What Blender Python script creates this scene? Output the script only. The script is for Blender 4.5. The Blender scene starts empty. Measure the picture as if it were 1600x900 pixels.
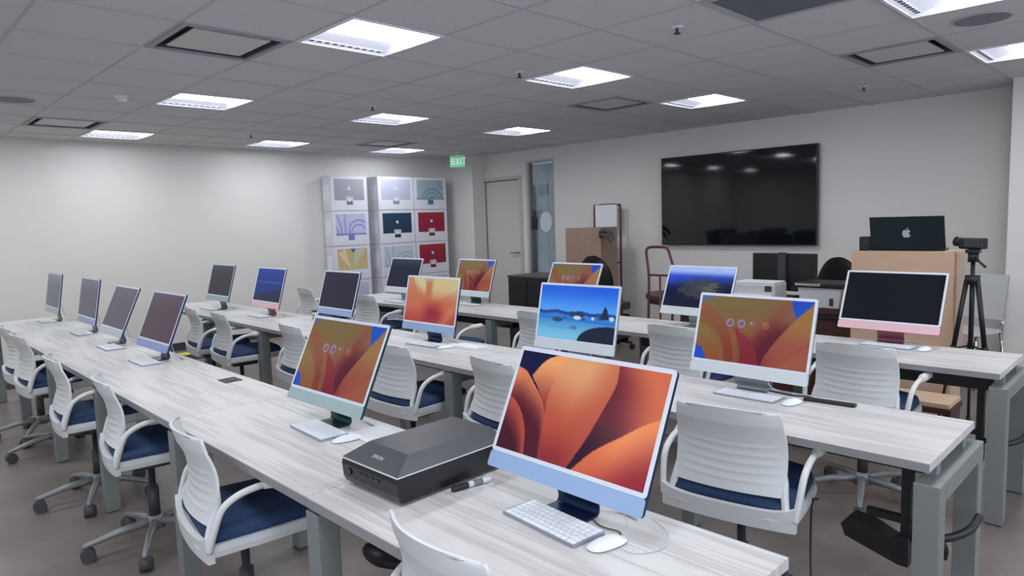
import bpy, bmesh, math, random
import numpy as np
from mathutils import Vector, Matrix
random.seed(7)
COL = bpy.context.scene.collection
SC = bpy.context.scene

# ------------------------------------------------------------------ camera, world, exposure
CAM_F = 1064.34          # focal length in pixels of a 1600 px wide frame
cam_d = bpy.data.cameras.new('camera')
cam_d.sensor_width = 36.0
cam_d.lens = CAM_F / 1600 * 36.0
cam_d.clip_start = 0.05
cam = bpy.data.objects.new('camera', cam_d)
COL.objects.link(cam)
Rv = Vector((0.70236, 0.71109, -0.03215)).normalized()
Fv = Vector((-0.71012, 0.69684, -0.10073)).normalized()
Uv = Rv.cross(Fv).normalized()
cam.matrix_world = Matrix(((Rv.x, Uv.x, -Fv.x, 0.0), (Rv.y, Uv.y, -Fv.y, 0.0), (Rv.z, Uv.z, -Fv.z, 1.5374), (0, 0, 0, 1)))
SC.camera = cam
w = bpy.data.worlds.new('world'); SC.world = w; w.use_nodes = True
w.node_tree.nodes['Background'].inputs[0].default_value = (0.8, 0.87, 1.0, 1)
w.node_tree.nodes['Background'].inputs[1].default_value = 3.6
SC.view_settings.view_transform = 'Standard'
SC.view_settings.look = 'None'
SC.view_settings.gamma = 1.0
SC.view_settings.use_curve_mapping = False
SC.view_settings.exposure = 0.0
LAMP = 21.0              # strength of the ceiling panel lenses

# ------------------------------------------------------------------ helpers
def s2l(c):
    return tuple(((x / 12.92) if x <= 0.04045 else ((x + 0.055) / 1.055) ** 2.4) for x in c)
def rgb(r, g, b):
    return s2l((r / 255, g / 255, b / 255))

def mat(name, col, rough=0.5, metal=0.0, noise=0.0, nscale=8.0, stretch=(1, 1, 1), bump=0.0, emit=None, estr=0.0,
        coat=0.0, spec=0.5, alpha=None, trans=0.0):
    m = bpy.data.materials.new(name); m.use_nodes = True
    nt = m.node_tree; b = nt.nodes['Principled BSDF']
    b.inputs['Base Color'].default_value = (*col, 1)
    b.inputs['Roughness'].default_value = rough
    b.inputs['Metallic'].default_value = metal
    b.inputs['Specular IOR Level'].default_value = spec
    b.inputs['Coat Weight'].default_value = coat
    b.inputs['Transmission Weight'].default_value = trans
    if noise or bump:
        tc = nt.nodes.new('ShaderNodeTexCoord'); mp = nt.nodes.new('ShaderNodeMapping')
        mp.inputs['Scale'].default_value = stretch
        n = nt.nodes.new('ShaderNodeTexNoise'); n.inputs['Scale'].default_value = nscale
        n.inputs['Detail'].default_value = 6
        nt.links.new(tc.outputs['Object'], mp.inputs[0]); nt.links.new(mp.outputs[0], n.inputs['Vector'])
        if noise:
            r = nt.nodes.new('ShaderNodeValToRGB')
            r.color_ramp.elements[0].position = 0.3; r.color_ramp.elements[1].position = 0.7
            r.color_ramp.elements[0].color = (*[c * (1 - noise) for c in col], 1)
            r.color_ramp.elements[1].color = (*[min(1, c * (1 + noise)) for c in col], 1)
            nt.links.new(n.outputs['Fac'], r.inputs[0]); nt.links.new(r.outputs[0], b.inputs['Base Color'])
        if bump:
            bp = nt.nodes.new('ShaderNodeBump'); bp.inputs['Strength'].default_value = bump
            bp.inputs['Distance'].default_value = 0.005
            nt.links.new(n.outputs['Fac'], bp.inputs['Height']); nt.links.new(bp.outputs[0], b.inputs['Normal'])
    if emit is not None:
        b.inputs['Emission Color'].default_value = (*emit, 1); b.inputs['Emission Strength'].default_value = estr
    return m

class MB:
    """collects shapes into one mesh"""
    def __init__(s): s.v = []; s.f = []; s.sm = []
    def add(s, vs, fs, smooth=False, M=None):
        o = len(s.v)
        s.v += [tuple(M @ Vector(v)) for v in vs] if M is not None else [tuple(v) for v in vs]
        s.f += [tuple(i + o for i in f) for f in fs]; s.sm += [smooth] * len(fs)
        return s
    def box(s, x0, x1, y0, y1, z0, z1, M=None, b=0.0):
        if b <= 0:
            vs = [(x0, y0, z0), (x1, y0, z0), (x1, y1, z0), (x0, y1, z0), (x0, y0, z1), (x1, y0, z1), (x1, y1, z1), (x0, y1, z1)]
            fs = [(0, 3, 2, 1), (4, 5, 6, 7), (0, 1, 5, 4), (1, 2, 6, 5), (2, 3, 7, 6), (3, 0, 4, 7)]
            return s.add(vs, fs, False, M)
        bm = bmesh.new(); bmesh.ops.create_cube(bm, size=1)
        for v in bm.verts:
            v.co = Vector(((x0 + x1) / 2 + v.co.x * (x1 - x0), (y0 + y1) / 2 + v.co.y * (y1 - y0), (z0 + z1) / 2 + v.co.z * (z1 - z0)))
        bmesh.ops.bevel(bm, geom=bm.edges[:], offset=b, segments=2, affect='EDGES', profile=0.6)
        bm.verts.index_update()
        s.add([v.co[:] for v in bm.verts], [[v.index for v in f.verts] for f in bm.faces], False, M); bm.free()
        return s
    def prism(s, poly, a0, a1, axis='z', M=None, smooth=False):
        """poly in the plane normal to axis: z:(x,y) y:(x,z) x:(y,z)"""
        def P(p, a):
            return {'z': (p[0], p[1], a), 'y': (p[0], a, p[1]), 'x': (a, p[0], p[1])}[axis]
        n = len(poly); vs = [P(p, a0) for p in poly] + [P(p, a1) for p in poly]
        o = len(s.v)
        s.add(vs, [tuple(range(n))[::-1], tuple(range(n, 2 * n))], False, M)
        s.f += [(o + i, o + (i + 1) % n, o + n + (i + 1) % n, o + n + i) for i in range(n)]; s.sm += [smooth] * n
        return s
    def tube(s, pts, r, n=10, M=None, cap=True):
        pts = [Vector(p) for p in pts]; rs = r if isinstance(r, (list, tuple)) else [r] * len(pts)
        vs = []; fs = []; up = Vector((0, 0, 1)); prev = None
        for i, p in enumerate(pts):
            d = (pts[min(i + 1, len(pts) - 1)] - pts[max(i - 1, 0)]).normalized()
            if prev is None:
                a = d.cross(up)
                if a.length < 0.1: a = d.cross(Vector((1, 0, 0)))
            else: a = prev - d * prev.dot(d)
            a.normalize(); prev = a; b = d.cross(a)
            for k in range(n):
                t = 2 * math.pi * k / n; vs.append(p + (a * math.cos(t) + b * math.sin(t)) * rs[i])
        for i in range(len(pts) - 1):
            for k in range(n):
                fs.append((i * n + k, i * n + (k + 1) % n, (i + 1) * n + (k + 1) % n, (i + 1) * n + k))
        o = len(s.v)
        s.add(vs, fs, True, M)
        if cap:
            s.f += [tuple(o + k for k in range(n))[::-1], tuple(o + (len(pts) - 1) * n + k for k in range(n))]; s.sm += [False] * 2
        return s
    def sheet(s, fn, nu, nv, M=None, smooth=True):
        vs = [fn(i / nu, j / nv) for j in range(nv + 1) for i in range(nu + 1)]
        fs = [(j * (nu + 1) + i, j * (nu + 1) + i + 1, (j + 1) * (nu + 1) + i + 1, (j + 1) * (nu + 1) + i) for j in range(nv) for i in range(nu)]
        return s.add(vs, fs, smooth, M)
    def build(s, name, m, parent=None):
        me = bpy.data.meshes.new(name); me.from_pydata(s.v, [], s.f); me.update()
        me.polygons.foreach_set('use_smooth', s.sm)
        bm = bmesh.new(); bm.from_mesh(me); bmesh.ops.recalc_face_normals(bm, faces=bm.faces[:]); bm.to_mesh(me); bm.free()
        for q in (m if isinstance(m, (list, tuple)) else [m]): me.materials.append(q)
        o = bpy.data.objects.new(name, me); COL.objects.link(o)
        if parent is not None: o.parent = parent
        return o

def tag(o, label=None, cat=None, group=None, kind=None):
    if label: o['label'] = label
    if cat: o['category'] = cat
    if group: o['group'] = group
    if kind: o['kind'] = kind
    return o
def thing(name, label, cat, loc=(0, 0, 0), rz=0.0, group=None):
    o = bpy.data.objects.new(name, None); o.empty_display_size = 0.1; COL.objects.link(o)
    o.location = loc; o.rotation_euler = (0, 0, rz)
    return tag(o, label, cat, group)
def dup(root, loc, rz, label, group=None):
    r = root.copy(); COL.objects.link(r); r.location = loc; r.rotation_euler = (0, 0, rz); r['label'] = label
    if group: r['group'] = group
    for ch in list(root.children):
        c = ch.copy(); COL.objects.link(c); c.parent = r
        for g in list(ch.children):
            d = g.copy(); COL.objects.link(d); d.parent = c
    return r
def rrect(x0, x1, y0, y1, r, n=5):
    out = []
    for cx, cy, a in ((x1 - r, y1 - r, 0), (x0 + r, y1 - r, 90), (x0 + r, y0 + r, 180), (x1 - r, y0 + r, 270)):
        for k in range(n + 1):
            t = math.radians(a + 90 * k / n); out.append((cx + r * math.cos(t), cy + r * math.sin(t)))
    return out
def smooth_path(pts, n=8):
    P = [Vector(p) for p in pts]; out = []
    for i in range(len(P) - 1):
        p0, p1, p2, p3 = P[max(i - 1, 0)], P[i], P[i + 1], P[min(i + 2, len(P) - 1)]
        for k in range(n):
            t = k / n
            out.append(0.5 * ((2 * p1) + (-p0 + p2) * t + (2 * p0 - 5 * p1 + 4 * p2 - p3) * t * t + (-p0 + 3 * p1 - 3 * p2 + p3) * t ** 3))
    return out + [P[-1]]

# ------------------------------------------------------------------ materials
M_wall = mat('wall_paint', rgb(222, 221, 218), 0.7, noise=0.015, nscale=3, bump=0.05)
M_wall2 = mat('accent_wall_paint', rgb(222, 219, 217), 0.7, noise=0.015, nscale=3, bump=0.05)
M_trim = mat('trim_paint', rgb(176, 176, 174), 0.5)
M_door = mat('door_paint', rgb(205, 202, 198), 0.5)
M_dframe = mat('door_frame_paint', rgb(190, 188, 186), 0.5)
M_grid = mat('ceiling_grid_metal', rgb(184, 184, 188), 0.6)
M_white = mat('white_metal', rgb(225, 228, 235), 0.45)
M_black = mat('black_plastic', rgb(24, 25, 28), 0.45)
M_dark = mat('dark_grey_plastic', rgb(58, 60, 64), 0.5)
M_leg = mat('grey_powder_coat', rgb(126, 131, 131), 0.45)
M_edge = mat('desk_edge_band', rgb(142, 142, 144), 0.5)
M_chair = mat('light_grey_plastic', rgb(217, 220, 222), 0.42)
M_arm = mat('pale_arm_plastic', rgb(216, 218, 217), 0.4)
M_cush = mat('navy_upholstery', rgb(38, 62, 100), 0.85, noise=0.25, nscale=120, bump=0.2)
M_base = mat('grey_chair_base', rgb(138, 140, 143), 0.4, metal=0.3)
M_caster = mat('caster_grey', rgb(70, 72, 75), 0.5)
M_chrome = mat('chrome', rgb(200, 200, 200), 0.15, metal=1)
M_card = mat('cardboard', rgb(206, 174, 150), 0.85, noise=0.06, nscale=5, stretch=(1, 1, 4))
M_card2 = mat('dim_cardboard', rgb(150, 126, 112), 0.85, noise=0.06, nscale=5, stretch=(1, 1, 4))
M_tape = mat('packing_tape', rgb(176, 146, 120), 0.3)
M_brown = mat('dark_walnut', rgb(72, 44, 40), 0.45, noise=0.2, nscale=4, stretch=(1, 8, 8))
M_red = mat('dark_red_paint', rgb(84, 30, 38), 0.4)
M_paper = mat('paper', rgb(228, 230, 236), 0.7)
M_boxw = mat('white_carton', rgb(214, 214, 224), 0.55)
M_key = mat('white_keys', rgb(236, 240, 248), 0.4)
M_kbody = mat('keyboard_aluminium', rgb(150, 157, 172), 0.35, metal=0.3)
M_cable = mat('white_cable', rgb(200, 205, 210), 0.4)
M_yellow = mat('yellow_rubber', rgb(215, 205, 70), 0.6)
M_glass = mat('clear_glass', (0.9, 0.95, 0.95), 0.03, trans=1.0, spec=0.4)
M_tv = mat('tv_glass', rgb(16, 19, 24), 0.05, spec=0.5)
M_tvf = mat('tv_frame', rgb(18, 22, 28), 0.35)

def wood_mat():
    m = bpy.data.materials.new('pale_grey_wood_laminate'); m.use_nodes = True
    nt = m.node_tree; b = nt.nodes['Principled BSDF']; b.inputs['Roughness'].default_value = 0.38
    tc = nt.nodes.new('ShaderNodeTexCoord')
    def nz(scale, st, det=8):
        mp = nt.nodes.new('ShaderNodeMapping'); mp.inputs['Scale'].default_value = st
        n = nt.nodes.new('ShaderNodeTexNoise'); n.inputs['Scale'].default_value = scale; n.inputs['Detail'].default_value = det
        nt.links.new(tc.outputs['Object'], mp.inputs[0]); nt.links.new(mp.outputs[0], n.inputs['Vector'])
        return n
    a = nz(3.0, (.8, 22, 1)); c = nz(2.0, (.7, 6, 1), 4)
    mx = nt.nodes.new('ShaderNodeMath'); mx.operation = 'ADD'
    nt.links.new(a.outputs['Fac'], mx.inputs[0]); nt.links.new(c.outputs['Fac'], mx.inputs[1])
    r = nt.nodes.new('ShaderNodeValToRGB'); e = r.color_ramp.elements
    e[0].position = 0.72; e[0].color = (*rgb(190, 187, 186), 1); e[1].position = 1.25; e[1].color = (*rgb(214, 213, 212), 1)
    k = e.new(0.92); k.color = (*rgb(200, 198, 197), 1)
    nt.links.new(mx.outputs[0], r.inputs[0]); nt.links.new(r.outputs[0], b.inputs['Base Color'])
    return m
M_wood = wood_mat()

def floor_mat():
    m = bpy.data.materials.new('stained_concrete'); m.use_nodes = True
    nt = m.node_tree; b = nt.nodes['Principled BSDF']; b.inputs['Roughness'].default_value = 0.38
    tc = nt.nodes.new('ShaderNodeTexCoord')
    n = nt.nodes.new('ShaderNodeTexNoise'); n.inputs['Scale'].default_value = 1.6; n.inputs['Detail'].default_value = 10; n.inputs['Roughness'].default_value = 0.65
    nt.links.new(tc.outputs['Object'], n.inputs['Vector'])
    r = nt.nodes.new('ShaderNodeValToRGB'); e = r.color_ramp.elements
    e[0].position = 0.32; e[0].color = (*rgb(108, 98, 95), 1); e[1].position = 0.68; e[1].color = (*rgb(136, 127, 123), 1)
    nt.links.new(n.outputs['Fac'], r.inputs[0]); nt.links.new(r.outputs[0], b.inputs['Base Color'])
    return m
M_floor = floor_mat()
M_tile = mat('acoustic_tile', rgb(208, 208, 212), 0.95, noise=0.04, nscale=60, bump=0.12)

def picture_mat(name, emis, rough=0.25):
    """a surface showing a printed or lit picture, or a painted-in reflection, stored per vertex"""
    m = bpy.data.materials.new(name); m.use_nodes = True
    nt = m.node_tree; b = nt.nodes['Principled BSDF']; b.inputs['Roughness'].default_value = rough
    at = nt.nodes.new('ShaderNodeVertexColor'); at.layer_name = 'picture'
    if emis > 0:
        b.inputs['Specular IOR Level'].default_value = 0.07
        b.inputs['Base Color'].default_value = (0.01, 0.01, 0.012, 1)
        nt.links.new(at.outputs[0], b.inputs['Emission Color']); b.inputs['Emission Strength'].default_value = emis
    else:
        nt.links.new(at.outputs[0], b.inputs['Base Color'])
    return m
M_screen = picture_mat('screen_image_and_sheen', 0.92, 0.22)
M_print = picture_mat('printed_carton', 0, 0.5)

def picture(name, P, nu, nv, paint, m, parent):
    """grid over P(u,t) (u right, t down) coloured by paint(u,t)->sRGB 0..1 arrays"""
    us = np.linspace(0, 1, nu + 1); ts = np.linspace(0, 1, nv + 1); U, T = np.meshgrid(us, ts)
    vs = [P(u, t) for t in ts for u in us]
    fs = [(j * (nu + 1) + i, (j + 1) * (nu + 1) + i, (j + 1) * (nu + 1) + i + 1, j * (nu + 1) + i + 1) for j in range(nv) for i in range(nu)]
    me = bpy.data.meshes.new(name); me.from_pydata(vs, [], fs); me.update()
    C = np.clip(paint(U, T), 0, 1); C = np.where(C <= 0.04045, C / 12.92, ((C + 0.055) / 1.055) ** 2.4)
    ca = me.color_attributes.new('picture', 'FLOAT_COLOR', 'POINT')
    A = np.ones((C.shape[0] * C.shape[1], 4)); A[:, :3] = C.reshape(-1, 3); ca.data.foreach_set('color', A.ravel().astype(np.float32))
    me.materials.append(m); o = bpy.data.objects.new(name, me); COL.objects.link(o); o.parent = parent
    return o

# ------------------------------------------------------------------ painters
def K(*c): return np.array(c, float) / 255
def fill(U, c): return np.ones(U.shape + (3,)) * K(*c)
def ss(x, a, b):
    t = np.clip((x - a) / (b - a + 1e-9), 0, 1); return t * t * (3 - 2 * t)
def mix(A, B, w): return A * (1 - w[..., None]) + B * w[..., None]
def lay(I, c, w): return mix(I, np.ones_like(I) * (K(*c) if isinstance(c, tuple) else c), np.clip(w, 0, 1))
def poly(U, T, pts, soft=0.0):
    """inside mask of a polygon"""
    ins = np.zeros(U.shape, bool); n = len(pts)
    for i in range(n):
        x0, y0 = pts[i]; x1, y1 = pts[(i + 1) % n]
        if y0 == y1: continue
        c = ((y0 > T) != (y1 > T)) & (U < (x1 - x0) * (T - y0) / (y1 - y0) + x0); ins ^= c
    return ins.astype(float)
def crv(pts): return [(p.x, p.y) for p in smooth_path([(a, b, 0) for a, b in pts], 8)]

def petals_big(U, T):
    I = fill(U, (6, 12, 62))
    # upper right petal
    edge = crv([(0.68, 0.0), (0.69, 0.18), (0.65, 0.42), (0.6, 0.7), (0.54, 1.0)])
    m = poly(U, T, edge + [(1.3, 1.0), (1.3, -0.1), (0.68, -0.1)])
    xe = np.interp(T, [a[1] for a in edge], [a[0] for a in edge]); d = U - xe
    g = mix(fill(U, (104, 28, 46)), fill(U, (214, 112, 80)), ss(d - T * .32 + .1, 0.0, 0.32)); g = mix(g, fill(U, (34, 10, 34)), ss(T, 0.40, 0.85) * ss(d, 0.32, 0.0) * 0.9)
    I = mix(I, g, m)
    # lower right petal
    e2 = crv([(0.56, 1.0), (0.66, 0.8), (0.8, 0.62), (0.92, 0.47), (1.02, 0.38)])
    m = poly(U, T, e2 + [(1.3, 0.3), (1.3, 1.3), (0.5, 1.3)])
    ye = np.interp(U, [a[0] for a in e2], [a[1] for a in e2]); d = T - ye
    g = mix(fill(U, (244, 146, 92)), fill(U, (150, 40, 52)), ss(d, 0.0, 0.55)); g = mix(g, fill(U, (190, 76, 58)), ss(U, 0.85, 0.58) * 0.6)
    I = mix(I, g, m)
    # narrow petal right of the navy gap
    m = poly(U, T, crv([(0.32, -0.02), (0.2, 0.06), (0.12, 0.24)]) + crv([(0.12, 0.24), (0.22, 0.42), (0.29, 0.7)]) + [(0.33, 0.6), (0.4, 0.0)])
    g = mix(fill(U, (240, 166, 108)), fill(U, (150, 58, 56)), ss(T, 0.05, 0.55)); I = mix(I, g, m)
    # left petal
    e3 = crv([(-0.02, 0.17), (0.06, 0.2), (0.14, 0.3), (0.24, 0.46), (0.29, 0.62), (0.34, 1.02)])
    m = poly(U, T, e3 + [(-0.1, 1.1), (-0.1, 0.1)])
    ye = np.interp(U, [a[0] for a in e3], [a[1] for a in e3]); d = T - ye
    g = mix(fill(U, (224, 136, 92)), fill(U, (82, 18, 38)), ss(d + U * .6, 0.02, 0.42)); I = mix(I, g, m)
    e4 = crv([(-0.02, 0.46), (0.05, 0.52), (0.12, 0.62), (0.18, 0.78), (0.22, 1.02)])
    m = poly(U, T, e4 + [(-0.1, 1.1), (-0.1, 0.4)])
    ye = np.interp(U, [a[0] for a in e4], [a[1] for a in e4]); d = T - ye
    g = mix(fill(U, (180, 78, 66)), fill(U, (66, 16, 36)), ss(d, 0.0, 0.34)); I = mix(I, g, m)
    # centre petal
    L = crv([(0.36, -0.02), (0.31, 0.14), (0.28, 0.36), (0.29, 0.6), (0.34, 1.02)]); R = crv([(0.52, 1.02), (0.6, 0.72), (0.66, 0.42), (0.7, 0.18), (0.69, -0.02)])
    m = poly(U, T, L + R)
    g = mix(fill(U, (226, 164, 114)), fill(U, (186, 82, 62)), ss(T + abs(U - 0.45) * .5, 0.1, 0.72)); g = mix(g, fill(U, (140, 40, 48)), ss(T, 0.6, 1.05))
    g = mix(g, fill(U, (190, 84, 66)), ss(U - (0.7 - T * .1), -0.2, 0.02) * 0.6)
    return mix(I, g, m)

def petals_login(U, T):
    I = mix(fill(U, (118, 100, 62)), fill(U, (132, 88, 54)), ss(T, 0.05, 0.6))
    I = mix(I, fill(U, (140, 78, 66)), ss(U, 0.55, 0.8) * ss(T, 0.5, 0.15) * 0.6)
    # broad maroon glow behind the accounts, darkest along the right petal
    I = mix(I, fill(U, (122, 48, 50)), ss(abs(U - 0.58 - 0.25 * (0.8 - T)) * 1.3 + abs(T - 0.75) * .5, 0.42, 0.05))
    e = crv([(0.985, 0.02), (0.84, 0.34), (0.72, 0.62), (0.645, 0.85), (0.61, 1.02)])
    xe = np.interp(T, [a[1] for a in e], [a[0] for a in e])
    I = mix(I, fill(U, (84, 16, 36)), ss(xe - U, 0.26, 0.02) * (U < xe) * ss(T, 0.22, 0.6))
    # crimson petal rising from the lower middle
    m = poly(U, T, crv([(0.34, 0.46), (0.46, 0.58), (0.55, 0.78), (0.61, 1.02)]) + crv([(0.44, 1.02), (0.42, 0.8), (0.34, 0.46)]))
    I = mix(I, mix(fill(U, (132, 44, 52)), fill(U, (118, 30, 44)), ss(T, 0.5, 1.0)), m)
    # left brown petals
    m = poly(U, T, crv([(0.12, 0.2), (0.26, 0.42), (0.34, 0.7), (0.38, 1.02)]) + crv([(0.29, 1.02), (0.25, 0.74), (0.16, 0.5), (-0.02, 0.3)]) + [(-0.02, 0.1)])
    I = mix(I, mix(fill(U, (134, 84, 54)), fill(U, (126, 56, 40)), ss(T, 0.3, 0.9)), m)
    m = poly(U, T, crv([(-0.02, 0.42), (0.12, 0.52), (0.22, 0.74), (0.27, 1.02)]) + [(-0.1, 1.1)])
    I = mix(I, mix(fill(U, (128, 106, 56)), fill(U, (138, 80, 52)), ss(T, 0.5, 1.0)), m)
    # right petals
    m = poly(U, T, e + [(1.1, 1.1), (1.1, 0.0)])
    g = mix(fill(U, (152, 112, 62)), fill(U, (148, 74, 60)), ss(T - .35 * (U - .8), 0.25, 0.75)); g = mix(g, fill(U, (124, 44, 48)), ss(xe + .12 - U, 0.0, .12) * ss(T, .7, 1.0) * .7)
    I = mix(I, g, m)
    m = poly(U, T, crv([(0.70, 1.02), (0.82, 0.82), (1.02, 0.60)]) + [(1.1, 1.1)])
    I = mix(I, fill(U, (152, 84, 62)), m * .9); I = lay(I, (150, 58, 48), ss(abs(T - (1.02 - (U - .70) * 1.35)), .05, .0) * (U > .7) * .5)
    I = lay(I, (24, 78, 186), poly(U, T, [(0.80, -0.1), (0.83, 0.12), (0.87, 0.27), (1.1, -0.16)]))
    I = lay(I, (24, 78, 186), poly(U, T, [(-0.1, 0.76), (0.06, 0.82), (0.15, 1.1), (-0.1, 1.1)]))
    I = lay(I, (70, 100, 176), poly(U, T, [(-0.1, -0.1), (0.22, -0.1), (0.08, 0.05), (-0.1, 0.1)]) * .8)
    for k, (cx, c) in enumerate(((0.30, (158, 144, 176)), (0.405, (150, 144, 190)), (0.505, (150, 110, 128)), (0.62, (168, 104, 84)))):
        r = np.hypot((U - cx) * 1.78, T - 0.40)
        I = lay(I, c, ss(r, 0.070, 0.056) * (0.85, .85, .3, .45)[k]); I = lay(I, (104, 66, 92), ss(r, 0.046, 0.034) * (.8, .8, .3, .1)[k])
        I = lay(I, (196, 170, 190), ss(np.hypot((U - cx + .01) * 1.78, T - 0.385), .022, .008) * (.5, .5, 1, .4)[k])
        I = lay(I, c, ss(np.hypot((U - cx) * 3, (T - 0.53) * 9), 0.07, 0.04) * 0.35)
    return I

def sunset(U, T):
    I = mix(fill(U, (196, 186, 142)), fill(U, (192, 104, 78)), ss(T + .12 * (0.5 - U), 0.06, 0.55))
    I = mix(I, fill(U, (168, 62, 62)), ss(T, 0.62, 1.02) * .8)
    a = np.arctan2(U - 0.5, 1.0 - T + .02)
    I = mix(I, fill(U, (186, 112, 82)), 0.85 * ss(abs(U - .44), .10 * (1 - T) + .012, .03) * ss(T, .62, .3) * ss(T, .0, .12))
    I = mix(I, fill(U, (190, 112, 84)), 0.7 * poly(U, T, [(-.1, -.1), (.06, -.1), (.34, .6), (-.1, .8)]))
    I = mix(I, fill(U, (210, 196, 146)), 0.7 * poly(U, T, [(.10, -.1), (.34, -.1), (.40, .5)]) * ss(T, .5, .1))
    I = mix(I, fill(U, (206, 188, 140)), 0.6 * poly(U, T, [(.56, -.1), (1.1, -.1), (1.1, .12), (.5, .62)]) * ss(T, .62, .2))
    I = mix(I, fill(U, (200, 128, 92)), 0.6 * ss(abs(U - 1.0 + (T - .55) * .55), .14, .03) * ss(T, .4, .6))
    I = mix(I, fill(U, (140, 38, 58)), 0.85 * ss(np.hypot((U - 0.56) * 1.2, T - 0.80), 0.38, 0.02))
    return lay(I, (150, 160, 166), ss(np.hypot((U - .42) * 3, T * 6), 0.5, 0.2) * .6)

def beach(U, T):
    I = mix(fill(U, (30, 96, 226)), fill(U, (84, 160, 248)), ss(T, 0.0, 0.5))
    I = mix(I, mix(fill(U, (50, 122, 206)), fill(U, (120, 192, 232)), ss(T, 0.5, 0.95)), (T > 0.5).astype(float))
    I = lay(I, (30, 72, 150), (abs(T - 0.5 - 0.012 * np.sin(U * 20)) < 0.03).astype(float))
    I = lay(I, (40, 110, 206), ss(abs(T - 0.6 - .05 * U), 0.04, 0.0) * .8)
    for cx, cy, rx, ry, c in ((.45, .52, .04, .05, (40, 60, 110)), (.55, .52, .06, .05, (40, 56, 96)), (.52, .58, .05, .035, (196, 214, 236)), (.72, .57, .02, .03, (196, 214, 240)),
                              (.26, .64, .07, .045, (52, 74, 104)), (.60, .6, .03, .02, (54, 76, 120)), (.95, .55, .03, .04, (190, 210, 236)), (.48, .77, .05, .03, (60, 110, 160)),
                              (.36, .6, .03, .025, (50, 90, 150)), (.82, .56, .05, .03, (50, 90, 130)), (.3, .78, .2, .015, (90, 160, 200))):
        I = lay(I, c, ss(((U - cx) / rx) ** 2 + ((T - cy) / ry) ** 2, 1.2, 0.8))
    I = lay(I, (26, 44, 84), poly(U, T, [(.86, .33), (.83, .44), (.84, .45), (.80, .58), (.92, .58), (.89, .45), (.9, .44)]))
    I = lay(I, (24, 36, 56), ss(((U - .93) / .38) ** 2 + ((T - 1.0) / .3) ** 2, 1.04, 0.98))
    return I

def island(U, T):
    I = mix(fill(U, (166, 190, 250)), fill(U, (44, 76, 196)), ss(T, 0.08, 0.26)); I = mix(I, fill(U, (14, 22, 56)), ss(T + .12 * U, 0.28, 0.62))
    n = 0.06 * np.sin(U * 31 + T * 17) + 0.05 * np.sin(U * 13 - T * 29) + .07 * np.sin(U * 67 + 3 * np.sin(T * 41)) + .05 * np.sin(T * 73 + U * 11)
    I = lay(I, (66, 70, 76), ss(((U - .52) / .36) ** 2 + ((T - .52 + .1 * (U - .5)) / .3) ** 2 + 6 * n * .5, 1.0, 0.35) * .85)
    I = lay(I, (98, 98, 86), ss(((U - .68) / .16) ** 2 + ((T - .5) / .14) ** 2 + 4 * n, 1.0, 0.4) * .7)
    return lay(I, (20, 28, 44), ss(T, 0.75, 1.0) * .7)

def blue_scene(U, T):
    I = mix(fill(U, (42, 66, 150)), fill(U, (30, 56, 128)), ss(T, 0, .45)); I = lay(I, (62, 90, 150), ss(abs(T - .42), .04, 0))
    return lay(I, (34, 44, 72), ss(T + .25 * U, .75, .95))
def plain(c, c2=None):  # dark screens: the room's reflection painted in as a faint glow
    c2 = c2 or c
    return lambda U, T: mix(fill(U, c), fill(U, c2), ss(T, 0.0, 0.35))

APPLE_BODY = crv([(0, .30), (.12, .40), (.28, .36), (.38, .22), (.34, .14), (.24, .0), (.26, -.12), (.40, -.24), (.34, -.40), (.2, -.52), (.08, -.50), (0, -.46), (-.08, -.50),
                  (-.2, -.52), (-.34, -.38), (-.42, -.14), (-.42, .1), (-.36, .26), (-.22, .38), (-.1, .37), (0, .30)])
APPLE_LEAF = crv([(0.0, .42), (.03, .56), (.16, .66), (.15, .52), (0.0, .42)])
def apple_mask(U, T, cx, cy, s):
    X = (U - cx) * 1.25 / s; Y = -(T - cy) / s
    return np.clip(poly(X, Y, [(a, b) for a, b in APPLE_BODY]) + poly(X, Y, APPLE_LEAF), 0, 1)

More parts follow.
